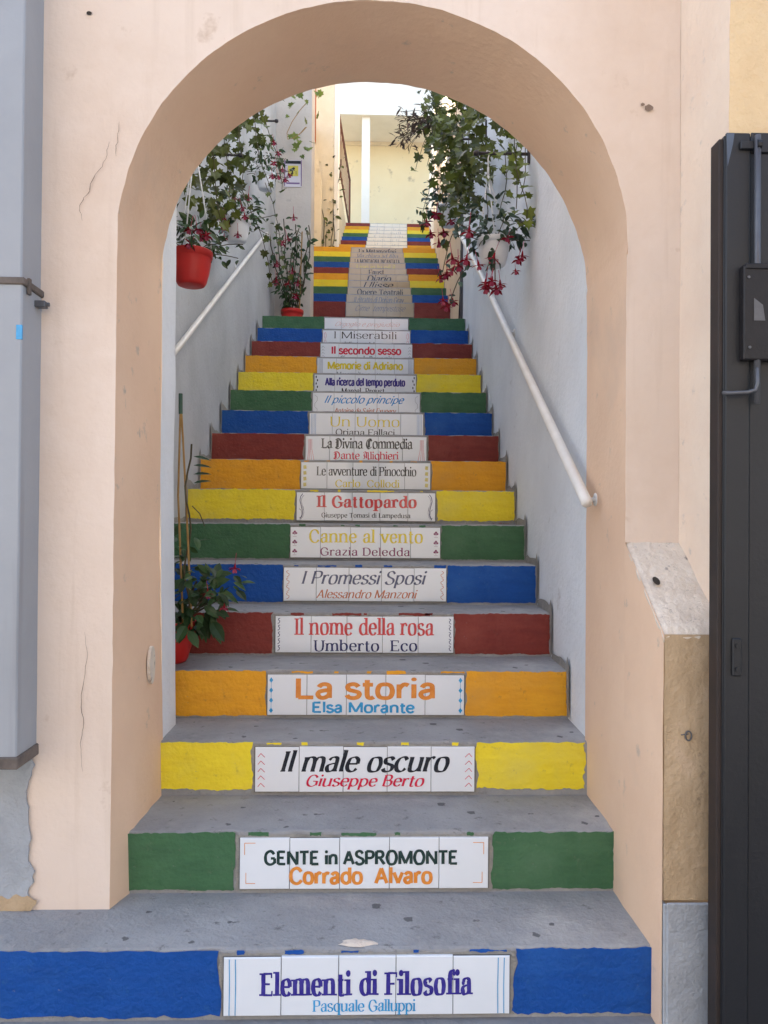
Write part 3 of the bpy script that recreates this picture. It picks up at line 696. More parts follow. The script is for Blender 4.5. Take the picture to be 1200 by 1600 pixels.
# cracks, chips, bare patches
def crack(pts, w, sd, y=YF-.0048):
    m_ = MB(); P = stroke_pts('C', pts); n_ = len(P); L = []; Q = []
    for k, (x, z) in enumerate(P):
        ww = w*(.25+.75*math.sin(math.pi*(k+.5)/n_))*(.7+.6*random.random()); dx = .004*nz(k*.9, sd)+.002*random.uniform(-1, 1)
        L.append((x+dx-ww, z)); Q.append((x+dx+ww, z))
    for k in range(n_-1): m_.face([(L[k][0], y, L[k][1]), (Q[k][0], y, Q[k][1]), (Q[k+1][0], y, Q[k+1][1]), (L[k+1][0], y, L[k+1][1])])
    m_.build('crack', DARKL, t)
crack_w = 1
crack([(-.742, 2.40), (-.755, 2.34), (-.79, 2.285), (-.80, 2.25), (-.822, 2.215), (-.815, 2.17)], .0012, 1)
crack([(-.712, 2.46), (-.718, 2.40), (-.722, 2.36)], .0008, 2)
crack([(-.795, .98), (-.788, .90), (-.802, .80), (-.795, .72), (-.803, .66), (-.797, .58)], .0009, 3)
for (x, z, r) in ((-.803, 2.775, .008), (.838, 2.535, .013), (.820, 2.545, .006)):
    m_ = MB(); m_.sheet([(x+r*(1+.35*nz(a*1.3, x*9))*math.cos(a*math.pi/6), z+r*.7*(1+.4*nz(a*2.1, z*5))*math.sin(a*math.pi/6)) for a in range(12)], YF-.0040, .0008); m_.build('chipped_hole', HOLE if x < 0 else DARKL, t)
m_ = MB()   # oval repair on the left reveal
vs = []
for a in range(16): vs.append((-.6800, 2.645+.034*math.cos(a*math.pi/8)*(1+.15*nz(a, 2)), .83+.062*math.sin(a*math.pi/8)*(1+.12*nz(a, 5))))
m_.mesh(vs, [tuple(range(16))]); m_.mesh([(v[0]-.010, v[1], v[2]) for v in vs]+vs, [(k, (k+1) % 16, 16+(k+1) % 16, 16+k) for k in range(16)])
m_.build('repair_patch', LIMEW, t)
m_ = MB(); m_.sheet(jag(-3.8, -.945, .19, .645, .01, .028, .012, .012, 3.1, .015), YF-.0042, .006); m_.build('bare_patch', GREYR, t)
m_ = MB(); m_.sheet(jag(-1.6, -.93, .186, .225, .02, .03, .002, .03, 9.1, .008), YF-.0104, .0008); m_.build('brown_stain', BEIGE, t)

# ------------------------------------------------------------------ buttress at the right foot of the arch
t = empty('buttress', (.85, 2.04, 0), 'stepped buttress with a weathered white sloping top beside the dark gate', 'buttress')
m_ = MB(); YQ = 2.04; BX0, BX1 = .781, 1.0
N = 8
def bed(x, z, k): return .005*nz(x*8, z*8, k)
m_.mesh([(BX0+bed(3, z/12, 1), YQ+bed(5, z/12, 2), z/12*1.022) for z in range(4, 13)] + [(BX1, YQ, z/12*1.022) for z in range(4, 13)], [(k, 9+k, 10+k, k+1) for k in range(8)])
m_.build('ochre_face', BEIGE, t)
m_ = MB()
NU, NV = 14, 16; vs = []
for a in range(NU+1):
    for b_ in range(NV+1):
        f_ = b_/NV; y = YQ+.002+(YF+.004-YQ-.002)*f_; x = BX0-.004+(BX1-BX0)*a/NU
        if a == 0: x += .006*nz(b_*.55, 7)+.003*nz(b_*1.9, 2)
        z = 1.026+.228*f_+.004*nz(x*20, y*20, 3)+.002*nz(x*60, y*60, 5)-(.010 if b_ == 0 else 0)-(.006 if a == 0 else 0)
        vs.append((x, y-(.002+.004*nz(a*.8, 3) if b_ == 0 else 0), z))
m_.mesh(vs, [(a*(NV+1)+k, (a+1)*(NV+1)+k, (a+1)*(NV+1)+k+1, a*(NV+1)+k+1) for a in range(NU) for k in range(NV)])
for k in range(NV):      # broken left arris of the cap
    p, q = vs[k], vs[k+1]; d0, d1 = .012+.010*nz(k*.7, 9), .012+.010*nz(k*.7+.7, 9)
    m_.face([p, q, (q[0]+.002, q[1], q[2]-d1), (p[0]+.002, p[1], p[2]-d0)])
for k in range(NU):
    p, q = vs[k*(NV+1)], vs[(k+1)*(NV+1)]; d0, d1 = .010+.008*nz(k*.6, 5), .010+.008*nz(k*.6+.6, 5)
    m_.face([p, q, (q[0], q[1]+.001, q[2]-d1), (p[0], p[1]+.001, p[2]-d0)])
m_.build('sloping_cap', LIMEW, t)
m_ = MB()
vs = []
for a, y in enumerate((YQ, YQ+.06, YQ+.14, YQ+.22, YF+.003)):
    zt = 1.024+max(0, (y-YQ))*.765
    for k in range(9): f_ = min(1, max(0, (YF-y)/.1)); vs.append((XRJ-.004+(.003*f_)+bed(y*2, k*.2, 6)*.4*f_, y, zt*k/8))
m_.mesh(vs, [(a*9+k, a*9+k+1, (a+1)*9+k+1, (a+1)*9+k) for a in range(4) for k in range(8)])
m_.build('side_face', PINK2, t)
m_ = MB(); m_.box((BX0+.006, YQ-.010, 0), (BX1, YQ-.001, .337), .003); m_.box((BX0-.001, YQ-.006, 0), (BX0+.008, YQ+.02, .333), .002); m_.build('grey_plinth', GREYR, t)
m_ = MB(); m_.sheet([(.815+.009*math.cos(a*math.pi/5)*(1+.3*nz(a, 1)), .7+.011*math.sin(a*math.pi/5)) for a in range(10)], YQ-.001, .001)
hx, hy, hz = .815, YQ+.15, 1.145
m_.mesh([(hx+.011*math.cos(a*math.pi/5), hy+.013*math.sin(a*math.pi/5), 1.0455+(hy+.013*math.sin(a*math.pi/5)-YQ-.010)*.70+.003) for a in range(10)], [tuple(range(10))])
m_ = MB()
m_.mesh([(hx+.010*math.cos(a*math.pi/5), hy+.014*math.sin(a*math.pi/5), 1.030+(hy+.014*math.sin(a*math.pi/5)-YQ-.002)*.765+.005) for a in range(10)], [tuple(range(10))])
m_.build('drilled_hole', HOLE, t)
m_ = MB()
ring = [(.842+.008*math.cos(a*math.pi/7), YQ-.006, .763+.012*math.sin(a*math.pi/7)) for a in range(15)]
m_.tube(ring, .0022, 6); m_.tube([(.824, YQ-.003, .765), (.842, YQ-.006, .768)], .0015, 5); m_.build('wall_ring', GREYPL, t)

# ------------------------------------------------------------------ neighbour's wall on the right
t = empty('neighbouring_house', (.94, 2.0, 0), 'ochre house corner with a pale return wall behind the dark gate', 'house')
m_ = MB()
ny, nzv = 6, 40
vs = [(.936+.003*nz(a*1.1, b*.3, 8), 2.012+(YF+.005-2.012)*a/ny, .3+4.1*b/nzv) for a in range(ny+1) for b in range(nzv+1)]
m_.mesh(vs, [(a*(nzv+1)+b, (a+1)*(nzv+1)+b, (a+1)*(nzv+1)+b+1, a*(nzv+1)+b+1) for a in range(ny) for b in range(nzv)]); m_.build('return_wall', CREAMR, t)
m_ = MB()
nx_ = 14
vs = [(.932+.01*nz(b*.45, 3)*(a == 0)+3.0*(a/nx_)**2, 2.010+.004*nz(a*.7, b*.3), 4.4*b/60) for a in range(nx_+1) for b in range(61)]
m_.mesh(vs, [(a*61+b, a*61+b+1, (a+1)*61+b+1, (a+1)*61+b)[::-1] for a in range(nx_) for b in range(60)])
m_.face([(.932, 2.01, 4.4), (3.93, 2.01, 4.4), (3.93, 2.775, 4.4), (.932, 2.775, 4.4)]); m_.build('front_wall', YELLW, t)

# ------------------------------------------------------------------ dark gate on the right
t = empty('metal_gate', (1.2, 1.93, 0), 'charcoal sheet metal gate leaf with lock box and bolt at the right', 'gate')
GX0, GZ1 = .872, 2.268
m_ = MB(); m_.box((GX0+.012, 1.936, .03), (1.9, 1.965, GZ1-.004), .002)
m_.box((.948, 1.9325, .03), (1.9, 1.9362, GZ1-.05), .001); m_.build('panel', GATE, t)
m_ = MB(); m_.box((GX0, 1.938, .03), (GX0+.0125, 1.985, GZ1-.012), .002); m_.build('edge_strip', GATEE, t)
m_ = MB(); m_.box((GX0+.0135, 1.928, .03), (GX0+.075, 1.9358, GZ1), .003); m_.box((GX0+.0755, 1.928, GZ1-.048), (1.9, 1.9322, GZ1+.001), .002); m_.build('frame', GATE, t)
m_ = MB(); m_.mesh([(GX0+.014, 1.9272, GZ1-.004), (GX0+.034, 1.9272, GZ1-.002), (GX0+.030, 1.9272, GZ1-.03), (GX0+.017, 1.9272, GZ1-.085)], [(0, 3, 2, 1)])
m_.mesh([(GX0+.014, 1.9275, GZ1-.004), (GX0+.034, 1.9275, GZ1-.002), (GX0+.030, 1.9275, GZ1-.03), (GX0+.017, 1.9275, GZ1-.085)], [(0, 1, 2, 3)]); m_.build('worn_corner', GATEL, t)
m_ = MB(); m_.tube([(.957, 1.914, 1.60), (.957, 1.914, 2.255)], .0075, 12); m_.build('bolt_rod', GREYM, t, True)
m_ = MB(); m_.box((.918, 1.919, 2.224), (.953, 1.927, 2.245), .002); m_.tube([(.953, 1.913, 2.232), (.964, 1.913, 2.232)], .012, 10); m_.build('rod_guide', GATE, t)
o = MB(); o.box((.920, 1.905, 1.705), (1.08, 1.929, 1.935), .003); o.box((.924, 1.902, 1.925), (1.08, 1.931, 1.939), .002); lb = o.build('lock_box', BLACKM, t)
for x, z in ((.928, 1.905), (.931, 1.735)):
    m_ = MB(); m_.tube([(x+.003, 1.9055, z), (x+.003, 1.902, z)], .0035, 8); m_.build('lock_rivet', GREYM, lb)
m_ = MB()
m_.mesh([(.944, 1.9038, 1.80), (.944, 1.9038, 1.855), (.966, 1.9038, 1.838), (.972, 1.9038, 1.80)], [(3, 2, 1, 0)]); m_.build('lock_slot', GREYM, lb)
m_ = MB(); m_.tube([(.878, 1.925, 1.627), (.89, 1.908, 1.624), (.93, 1.905, 1.626), (.949, 1.905, 1.632), (.955, 1.907, 1.65), (.956, 1.913, 1.70)], .0048, 8); m_.build('hook', GREYM, t, True)
m_ = MB(); m_.box((.903, 1.921, .937), (.926, 1.927, 1.03), .003)
for z in (.955, 1.012): m_.tube([(.9145, 1.922, z), (.9145, 1.917, z)], .0055, 10)
m_.build('handle_plate', GATE, t)

# ------------------------------------------------------------------ metal casing on the left
t = empty('metal_casing', (-1.05, 2.2, .63), 'pale blue-grey sheet metal casing running down the wall at the left edge', 'casing')
CX0, CX1, CY = -1.22, -.934, 2.206
m_ = MB(); m_.box((CX0, CY, 1.962), (CX1, YF+.01, 4.3), .004); m_.box((CX0, CY-.003, .655), (CX1+.003, YF+.01, 1.948), .004); m_.build('sheet_body', STEELB, t)
m_ = MB(); m_.box((CX0-.002, CY-.008, 1.945), (CX1+.010, YF+.006, 1.965), .003); m_.box((CX1+.006, CY+.02, 1.925), (CX1+.014, CY+.034, 1.97), .001); m_.build('joint_band', RUST, t)
m_ = MB(); m_.box((CX0-.002, CY-.010, .627), (CX1+.010, YF+.006, .66), .003); m_.build('bottom_trim', RUST, t)
m_ = MB(); m_.box((CX1, YF-.05, 1.907), (CX1+.032, YF-.022, 1.925), .002); m_.tube([(CX1+.03, YF-.037, 1.916), (CX1+.040, YF-.037, 1.916)], .006, 8); m_.build('side_peg', GREYM, t)
m_ = MB(); m_.box((CX1-.012, CY-.0042, 1.795), (CX1+.004, CY+.004, 1.835), .001); m_.build('blue_sticker', INK['sky'], t)

# ------------------------------------------------------------------ alley walls
def wallbox(name, poly, z0, z1, m, label, cat='wall', group=None):
    b = MB(); b.prism(poly, z0, z1); o = b.build(name, m); return tag(o, label, cat, group)
def uneven_wall(mb, pts, z0, z1, side, th=.3, dx=.2, ztop=None):
    """wall along plan points (x,y) with a slightly wavy inner face; side=+1 thickness towards +x"""
    P = []
    for (a, b) in zip(pts[:-1], pts[1:]):
        n = max(1, int(math.hypot(b[0]-a[0], b[1]-a[1])/dx)); P += [(a[0]+(b[0]-a[0])*k/n, a[1]+(b[1]-a[1])*k/n) for k in range(n)]
    P.append(pts[-1]); nzv = int((z1-z0)/dx); n = len(P)
    vs = []
    for (x, y) in P:
        for k in range(nzv+1):
            z = z0+((ztop(y) if ztop else z1)-z0)*k/nzv; vs.append((x+.005*nz(y*1.7, z*1.7, side*3)+.0025*nz(y*6, z*6, side*5), y, z))
    fs = [(a*(nzv+1)+k, (a+1)*(nzv+1)+k, (a+1)*(nzv+1)+k+1, a*(nzv+1)+k+1) for a in range(n-1) for k in range(nzv)]
    mb.mesh(vs, fs)
    x0, y0 = pts[0]; x1, y1 = pts[-1]; s = th*side
    za, zb_ = (ztop(y0), ztop(y1)) if ztop else (z1, z1)
    mb.face([(x0, y0, z0), (x0+s, y0, z0), (x0+s, y0, za), (x0, y0, za)]); mb.face([(x1, y1, z0), (x1+s, y1, z0), (x1+s, y1, zb_), (x1, y1, zb_)])
    mb.face([(x0, y0, za), (x1, y1, zb_), (x1+s, y1, zb_), (x0+s, y0, za)]); mb.face([(x0+s, y0, z0), (x1+s, y1, z0), (x1+s, y1, zb_), (x0+s, y0, za)])
def mortar_edge(xf, ns, side, t):
    """rough grey mortar left along the treads at the wall foot"""
    m_ = MB()
    for i in ns:
        y0, y1 = yy[i], yy[i+1]; z = top[i]
        n = 12; up = []; 
        for k in range(n+1):
            y = y0-.045+(y1-y0)*k/n
            hgt = .030+.022*nz(y*9, i*1.3, side) + (.05 if k < 2 else 0)*(1 if k == 0 else .6)
            zb = z if y > y0 else z-.15
            up.append((y, zb-.01 if y >= y0 else z-.17, z+max(.006, hgt)*(1 if y >= y0-.02 else .3)))
        X = lambda y: xf(y)-side*.0075+side*0
        for a, b in zip(up[:-1], up[1:]):
            m_.face([(X(a[0]), a[0], a[1]), (X(b[0]), b[0], b[1]), (X(b[0]), b[0], b[2]), (X(a[0]), a[0], a[2])])
    m_.build('mortar_edge', MORTAR, t)

t = empty('alley_wall', (-1.0, 3, 0), 'grey white plastered wall left of the stairs with the hanging red pot', 'wall')
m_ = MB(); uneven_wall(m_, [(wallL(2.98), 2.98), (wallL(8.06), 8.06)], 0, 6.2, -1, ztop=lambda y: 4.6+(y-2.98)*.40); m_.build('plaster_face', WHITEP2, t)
m_ = MB(); vs = []
for k in range(23):
    z = .15*k; x = -.694+.026*max(0, 1-z/1.4)+.003*nz(z*3, 6); vs += [(x, YB+.001, z), (x+.002*nz(z*7, 2), 2.972, z), (x-.010, 2.985, z), (-1.25, 2.985, z)]
m_.mesh(vs, [(4*k+j, 4*k+j+1, 4*k+j+5, 4*k+j+4) for k in range(22) for j in range(3)]+[(88, 89, 90, 91)]); m_.build('pier', WHITEP, t)
mortar_edge(wallL, range(5, 17), -1, t)
t = empty('alley_wall', (1.0, 3, 0), 'white plastered wall with a handrail right of the lower flight', 'wall')
m_ = MB(); uneven_wall(m_, [(wallR(2.765), 2.765), (wallR(7.45), 7.45)], 0, 6.2, 1); m_.build('plaster_face', WHITEP, t)
mortar_edge(wallR, range(4, 17), 1, t)
t = empty('alley_wall', (1.1, 9, 0), 'beige plastered wall right of the middle flight, past the vertical pipe', 'wall')
m_ = MB(); uneven_wall(m_, [(wallR(7.45)-.004, 7.452), (wallR(12.2), 12.2)], 2.5, 8.2, 1); m_.build('plaster_face', WARMP, t)
wallbox('end_wall', [(-1.3, 8.06), (-.535, 8.05), (-.52, 8.30), (-1.3, 8.3)], 2.5, 7.2, GREYP, 'grey wall end facing the camera with the yellow notice on it')
b = MB(); uneven_wall(b, [(-.80, 8.302), (-.80, 12.38)], 2.8, 7.4, -1); tag(b.build('flight_wall', WARMP), 'plaster wall left of the middle flight behind the notice wall', 'wall')
t = empty('terrace_pillar', (-.57, 12.4, 5.3), 'cream pillar with its sunlit edge put in as white, left of the sunny upper flight', 'pillar')
m_ = MB(); m_.box((-1.1, 12.4, 5.2), (-.475, 12.9, 9.6), .006); m_.build('shaft', CREAM, t)
m_ = MB(); m_.box((-.474, 12.392, 5.2), (-.405, 12.9, 9.6), .006); m_.build('sunlit_edge', WARMW, t)  # white strip stands in for sunlight on the pillar's edge
t = empty('parapet', (-.75, 12.0, 5.3), 'short cream parapet with sloping top at the head of the middle flight', 'parapet')
m_ = MB(); m_.mesh([(-.80, 12.10, 5.3), (-.655, 12.10, 5.3), (-.655, 12.10, 6.5), (-.80, 12.10, 7.3), (-.80, 12.35, 5.3), (-.655, 12.35, 5.3), (-.655, 12.35, 6.5), (-.80, 12.35, 7.3)],
   [(0, 1, 2, 3), (1, 5, 6, 2), (3, 2, 6, 7), (5, 4, 7, 6)]); m_.build('body', CREAM, t)
m_ = MB(); m_.mesh([(-.80, 12.09, 7.25), (-.74, 12.09, 6.98), (-.74, 12.09, 8.0), (-.80, 12.09, 8.5), (-.80, 12.10, 7.25), (-.74, 12.10, 6.98), (-.74, 12.10, 8.0), (-.80, 12.10, 8.5)], [(0, 1, 2, 3), (4, 7, 6, 5), (1, 5, 6, 2), (3, 2, 6, 7)]); m_.build('terracotta_panel', TERRA, t)
b = MB(); uneven_wall(b, [(1.09, 12.202), (1.36, 16.9)], 5.0, 8.35, 1); tag(b.build('terrace_side_wall', WARMW), 'white sunlit wall right of the upper flight', 'wall')
b = MB(); b.prism([(-.50, 12.95), (-.36, 16.6), (-.62, 16.6), (-.75, 12.95)], 5.0, 7.35); tag(b.build('low_wall', CREAM), 'low tan wall under the brown railing', 'wall')
t = empty('railing', (-.5, 13.8, 7.35), 'brown metal railing with thin bars left of the upper flight', 'railing')
A, B = Vector((-.47, 13.2, 8.25)), Vector((-.31, 16.9, 8.5))
m_ = MB(); m_.tube([A, B], .022, 8); m_.tube([A-Vector((0, 0, .8)), B-Vector((0, 0, 1.0))], .015, 8); m_.build('rail', BROWNM, t, True)
for k in range(13):
    p = A.lerp(B, k/12); m_ = MB(); m_.tube([p-Vector((0, 0, .95)), p], .022 if k in (0, 12) else .007, 6); m_.build('post' if k in (0, 12) else 'bar', BROWNM, t)
# portico at the top
t = empty('portico', (.4, 17.3, 7.38), 'pale terrace portico with one white column at the top of the stairs', 'portico')
m_ = MB(); m_.box((-6, 18.36, 6.5), (8, 18.7, 10.05)); m_.build('back_wall', FARW, t)
m_ = MB(); m_.box((-6, 17.12, 10.02), (8, 18.7, 10.25), .004); m_.build('ceiling_slab', SOFFIT, t)
m_ = MB(); m_.box((-6, 17.10, 10.014), (8, 17.119, 11.6)); m_.build('upper_parapet', WARMW, t)
m_ = MB(); m_.box((-.064, 17.2, 7.3), (.112, 17.38, 10.019), .006); m_.build('column', WARMW, t)
m_ = MB(); m_.box((-6, 18.33, 9.93), (8, 18.359, 10.019), .003); m_.build('wall_band', CREAM, t)

# ------------------------------------------------------------------ handrails
def handrail(pts, r, brackets, label, wallx, side):
    t = empty('handrail', pts[0], label, 'handrail', 'white handrails along the stairs')
    m_ = MB(); m_.tube(pts, r, 14); m_.build('rail', WHITEM, t, True)
    for f_ in brackets:
        L = len(pts)-1; k = min(int(f_*L), L-1); p = Vector(pts[k]).lerp(Vector(pts[k+1]), f_*L-k)
        b = MB(); wx = wallx(p.y)
        b.tube([p-Vector((0, 0, r*.6)), p+Vector((side*.02, 0, -.035)), Vector((wx, p.y, p.z-.035))], .007, 8)
        b.tube([(wx-side*.001, p.y, p.z-.035), (wx-side*.007, p.y, p.z-.035)], .022, 12); b.build('bracket', WHITEM, t, True)
handrail([(.728, 2.57, 1.372), (.772, 4.0, 2.165), (.814, 5.5, 3.01), (.835, 6.9, 3.80)], .0185, (.02, .42, .9), 'white round handrail on the right wall of the lower flight', lambda y: wallR(y) if y > 2.765 else .786, 1)
handrail([(-.872, 3.55, 2.0), (-.868, 3.73, 2.09), (-.866, 7.1, 3.845)], .0145, (.3, .8), 'thin white handrail on the left wall below the hanging pots', wallL, -1)
handrail([(.885, 8.2, 4.33), (.965, 11.2, 6.05)], .0185, (.15, .8), 'white handrail on the right wall of the middle flight behind the ivy', wallR, 1)
# vertical pipe / cable at the end of the white wall
m_ = MB(); m_.tube([(wallR(7.44)-.012, 7.44, 3.13), (wallR(7.44)-.012, 7.44, 6.1)], .012, 8); tag(m_.build('wall_pipe', GREYPL, None, True), 'thin dark vertical pipe where the white wall ends', 'pipe')
m_ = MB(); m_.tube([(.905, 7.55, 3.14), (.925, 7.6, 3.5), (.93, 7.62, 3.9)], .008, 6); tag(m_.build('cable', DARKROD, None, True), 'black cable slanting up from the landing beside the pipe', 'cable')

# ------------------------------------------------------------------ notice
t = empty('notice', (-.716, 8.04, 4.65), 'small surveillance notice with a yellow camera panel on the grey wall end', 'notice')
nx0, nx1, nz0, nz1 = -.806, -.632, 4.655, 4.925; ny_ = 8.043
m_ = MB(); m_.box((nx0, ny_, nz0), (nx1, ny_+.008, nz1)); m_.build('board', SIGNW, t)
m_ = MB(); m_.box((nx0, ny_-.003, nz0+.01), (nx0+.008, ny_-.0005, nz1)); m_.box((nx1-.008, ny_-.003, nz0+.01), (nx1, ny_-.0005, nz1)); m_.build('violet_border', SIGNV, t)
m_ = MB(); m_.box((nx0+.01, ny_-.003, nz1-.035), (nx1-.01, ny_-.0005, nz1-.006)); m_.build('black_header', SIGNK, t)
m_ = MB(); m_.box((nx0+.035, ny_-.003, nz0+.11), (nx1-.035, ny_-.0005, nz1-.055)); m_.build('yellow_panel', SIGNY, t)
m_ = MB(); cx_, cz_ = (nx0+nx1)/2-.008, nz0+.18
m_.sheet([(cx_-.03, cz_-.005), (cx_+.018, cz_+.02), (cx_+.03, cz_-.0), (cx_-.018, cz_-.025)], ny_-.0035, .001); m_.sheet([(cx_+.0, cz_-.05), (cx_+.012, cz_-.05), (cx_+.005, cz_-.01), (cx_-.008, cz_-.015)], ny_-.0047, .001)
m_.sheet([(cx_+.036, cz_-.055), (cx_+.041, cz_-.055), (cx_+.041, cz_-.02), (cx_+.036, cz_-.02)], ny_-.0035, .001); m_.build('camera_pictogram', SIGNK, t)
m_ = MB(); m_.box((nx0+.02, ny_-.002, nz0+.03), (nx1-.02, ny_-.0005, nz0+.045)); m_.build('small_print', SIGNV, t)

# ------------------------------------------------------------------ plants
IVYP = [(0, -.1), (.28, -.30), (.34, -.08), (.62, .02), (.36, .26), (.40, .52), (.16, .52), (0, .92), (-.16, .52), (-.40, .52), (-.36, .26), (-.62, .02), (-.34, -.08), (-.28, -.30)]
OVP = [(0, 0), (.17, .18), (.24, .42), (.18, .70), (0, 1.0), (-.18, .70), (-.24, .42), (-.17, .18)]
NAR = [(0, 0), (.09, .25), (.11, .5), (.07, .8), (0, 1.05), (-.07, .8), (-.11, .5), (-.09, .25)]
def leaf(mb, p, d, nrm, s, shape):
    d = d.normalized(); a = d.cross(nrm)
    a = a.normalized() if a.length > 1e-6 else Vector((1, 0, 0)); n = a.cross(d)
    vs = []
    for (u, v) in shape:
        vs.append(p + a*(u*s) + d*(v*s) + n*(s*(.22*abs(u)-.20*(v-.4)**2)))
    c = p + d*(.35*s)
    N_ = len(shape); i0 = len(mb.v); mb.v += [tuple(q) for q in vs] + [tuple(c)]
    for k in range(N_): mb.f.append([i0+k, i0+(k+1) % N_, i0+N_]); mb.m.append(mb.cur)
def rv3(s=1): return Vector((random.uniform(-s, s), random.uniform(-s, s), random.uniform(-s, s)))
def cloud(mb, c, rad, n, s, shape, droop=.5, face=None, gap=.0):
    c = Vector(c); k = 0
    while k < n:
        q = rv3()
        if q.length > 1: continue
        if gap and nz(q.x*2.2, q.y*2.2, q.z*2.2+c.x*7) < gap: continue
        p = c + Vector((q.x*rad[0], q.y*rad[1], q.z*rad[2]))
        d = (Vector((q.x, q.y, q.z*.6))*.8 + rv3(.6) + Vector((0, 0, -droop)))
        nn = Vector((0, -.6, .7)) + rv3(.55) + (Vector(face) if face else Vector((0, 0, 0)))
        leaf(mb, p, d, nn, s*random.uniform(.6, 1.25), shape); k += 1
def strand(st, mb, p, n, seg, s, shape, pull=(0, 0, -1), wob=.5, lf=1, r=.0022, face=None):
    p = Vector(p); P = [p.copy()]; d = Vector(pull).normalized()
    for k in range(n):
        d = (d + rv3(wob) + Vector(pull)*.55).normalized(); p = p + d*seg; P.append(p.copy())
        if random.random() < lf:
            out = rv3(1)+Vector((0, -.5, -.5)); leaf(mb, p+out.normalized()*s*.3, out, Vector((0, -.9, .45))+rv3(.5)+(Vector(face) if face else Vector((0,0,0))), s*random.uniform(.55, 1.2), shape)
    st.tube(P, r, 4, False)
    return P
def flower(parent, p, s=.035, tip=True, sway=None):
    """one drooping fuchsia: stalk, four flared sepals, skirt"""
    p = Vector(p); mb = MB()
    ax = (Vector((0, 0, -1)) + (sway or rv3(.35))).normalized(); u = ax.cross(Vector((.3, 1, .1))).normalized(); v = ax.cross(u)
    mb.tube([p, p+ax*s*.35, p+ax*s*.6], [s*.07, s*.13, s*.17], 6)
    for k in range(4):
        a = k*math.pi/2+.4; o = u*math.cos(a)+v*math.sin(a)
        leaf(mb, p+ax*s*.5+o*s*.08, o+ax*.25+rv3(.15), -ax, s*.95, [(0, 0), (.16, .2), (.20, .5), (0, 1.0), (-.20, .5), (-.16, .2)])
    mb.cur = 1
    for k in range(5):
        a = k*2*math.pi/5; o = u*math.cos(a)+v*math.sin(a); leaf(mb, p+ax*s*.55, ax+o*.45, o, s*.62, [(0, 0), (.25, .3), (.3, .75), (0, .95), (-.3, .75), (-.25, .3)])
    mb.tube([p-ax*s*1.1+rv3(.004), p], s*.03, 4)
    return mb.build('flower', [FLOW, FLOWP if tip else FLOW], parent)
def pot(parent, c, r, h, m, rim=True):
    """tapered pot; c = centre of its base"""
    mb = MB(); rb = r*.68
    rb = r*.70; prof = [(0, 0), (rb*.82, 0), (rb*.93, h*.02), (rb*1.04, h*.10), (rb+(r*.93-rb)*.62, h*.36), (r*.92, h*.62), (r*.93, h*.80), (r*.95, h*.81), (r, h*.82), (r*1.02, h*.97), (r*1.0, h), (r*.93, h), (r*.90, h*.86), (0, h*.85)]
    mb.lathe(c, prof, 30); o = mb.build('pot', m, parent, True)
    s_ = MB(); s_.lathe((c[0], c[1], c[2]), [(0, h*.88), (r*.6, h*.89), (r*.89, h*.87)], 20); s_.build('soil', SOIL, parent)
    return o
def hanger(parent, c, r, ztop, hook):
    mb = MB(); kn = Vector((hook[0], hook[1], ztop-.10))
    for a in (.4, 2.5, 4.6): mb.tube([(c[0]+r*math.cos(a), c[1]+r*math.sin(a), c[2]), kn], .0032, 5)
    mb.tube([kn-Vector((0, 0, .01)), kn+Vector((0, 0, .03))], .006, 6)
    mb.tube([kn+Vector((0, 0, .03)), (hook[0], hook[1], ztop-.025), (hook[0]+.008, hook[1], ztop+.010), (hook[0]-.006, hook[1], ztop+.014), (hook[0]-.010, hook[1], ztop-.004)], .0035, 6)
    mb.build('hanger', WHITEPL, parent, True)
def bracket(x0, x1, y, z, label, up=.14):
    """wall arm: x0 at the wall, x1 free end"""
    t = empty('plant_bracket', (x0, y, z), label, 'bracket', 'dark wall arms for hanging plants')
    m_ = MB(); m_.tube([(x0, y, z), (x1, y, z)], .0085, 8); m_.lathe((x1, y, z-.014), [(0, 0), (.014, .005), (.016, .014), (.014, .023), (0, .028)], 10); m_.build('arm', DARKROD, t, True)
    m_ = MB(); s = 1 if x0 > x1 else -1
    m_.box((min(x0, x0-s*.012), y-.012, z-.05), (max(x0, x0-s*.012), y+.012, z+up), .002); m_.build('wall_plate', DARKROD, t)

# brackets
bracket(wallL(3.6)+.001, -.72, 3.6, 3.10, 'dark wall arm above the red hanging pot')
bracket(wallL(4.8)+.001, -.745, 4.8, 3.492, 'dark wall arm on the left wall holding the white pot by the rail')
bracket(wallL(6.2)+.001, -.686, 6.2, 4.40, 'dark wall arm on the left wall next to the notice')
bracket(wallR(3.95)-.001, .556, 3.95, 3.140, 'dark wall arm on the right wall holding the white pot')
bracket(wallR(5.7)-.001, .58, 5.7, 4.05, 'dark wall arm on the right wall buried in ivy')
bracket(wallR(7.3)-.001, .66, 7.3, 5.38, 'dark wall arm on the right wall holding the grey pot')

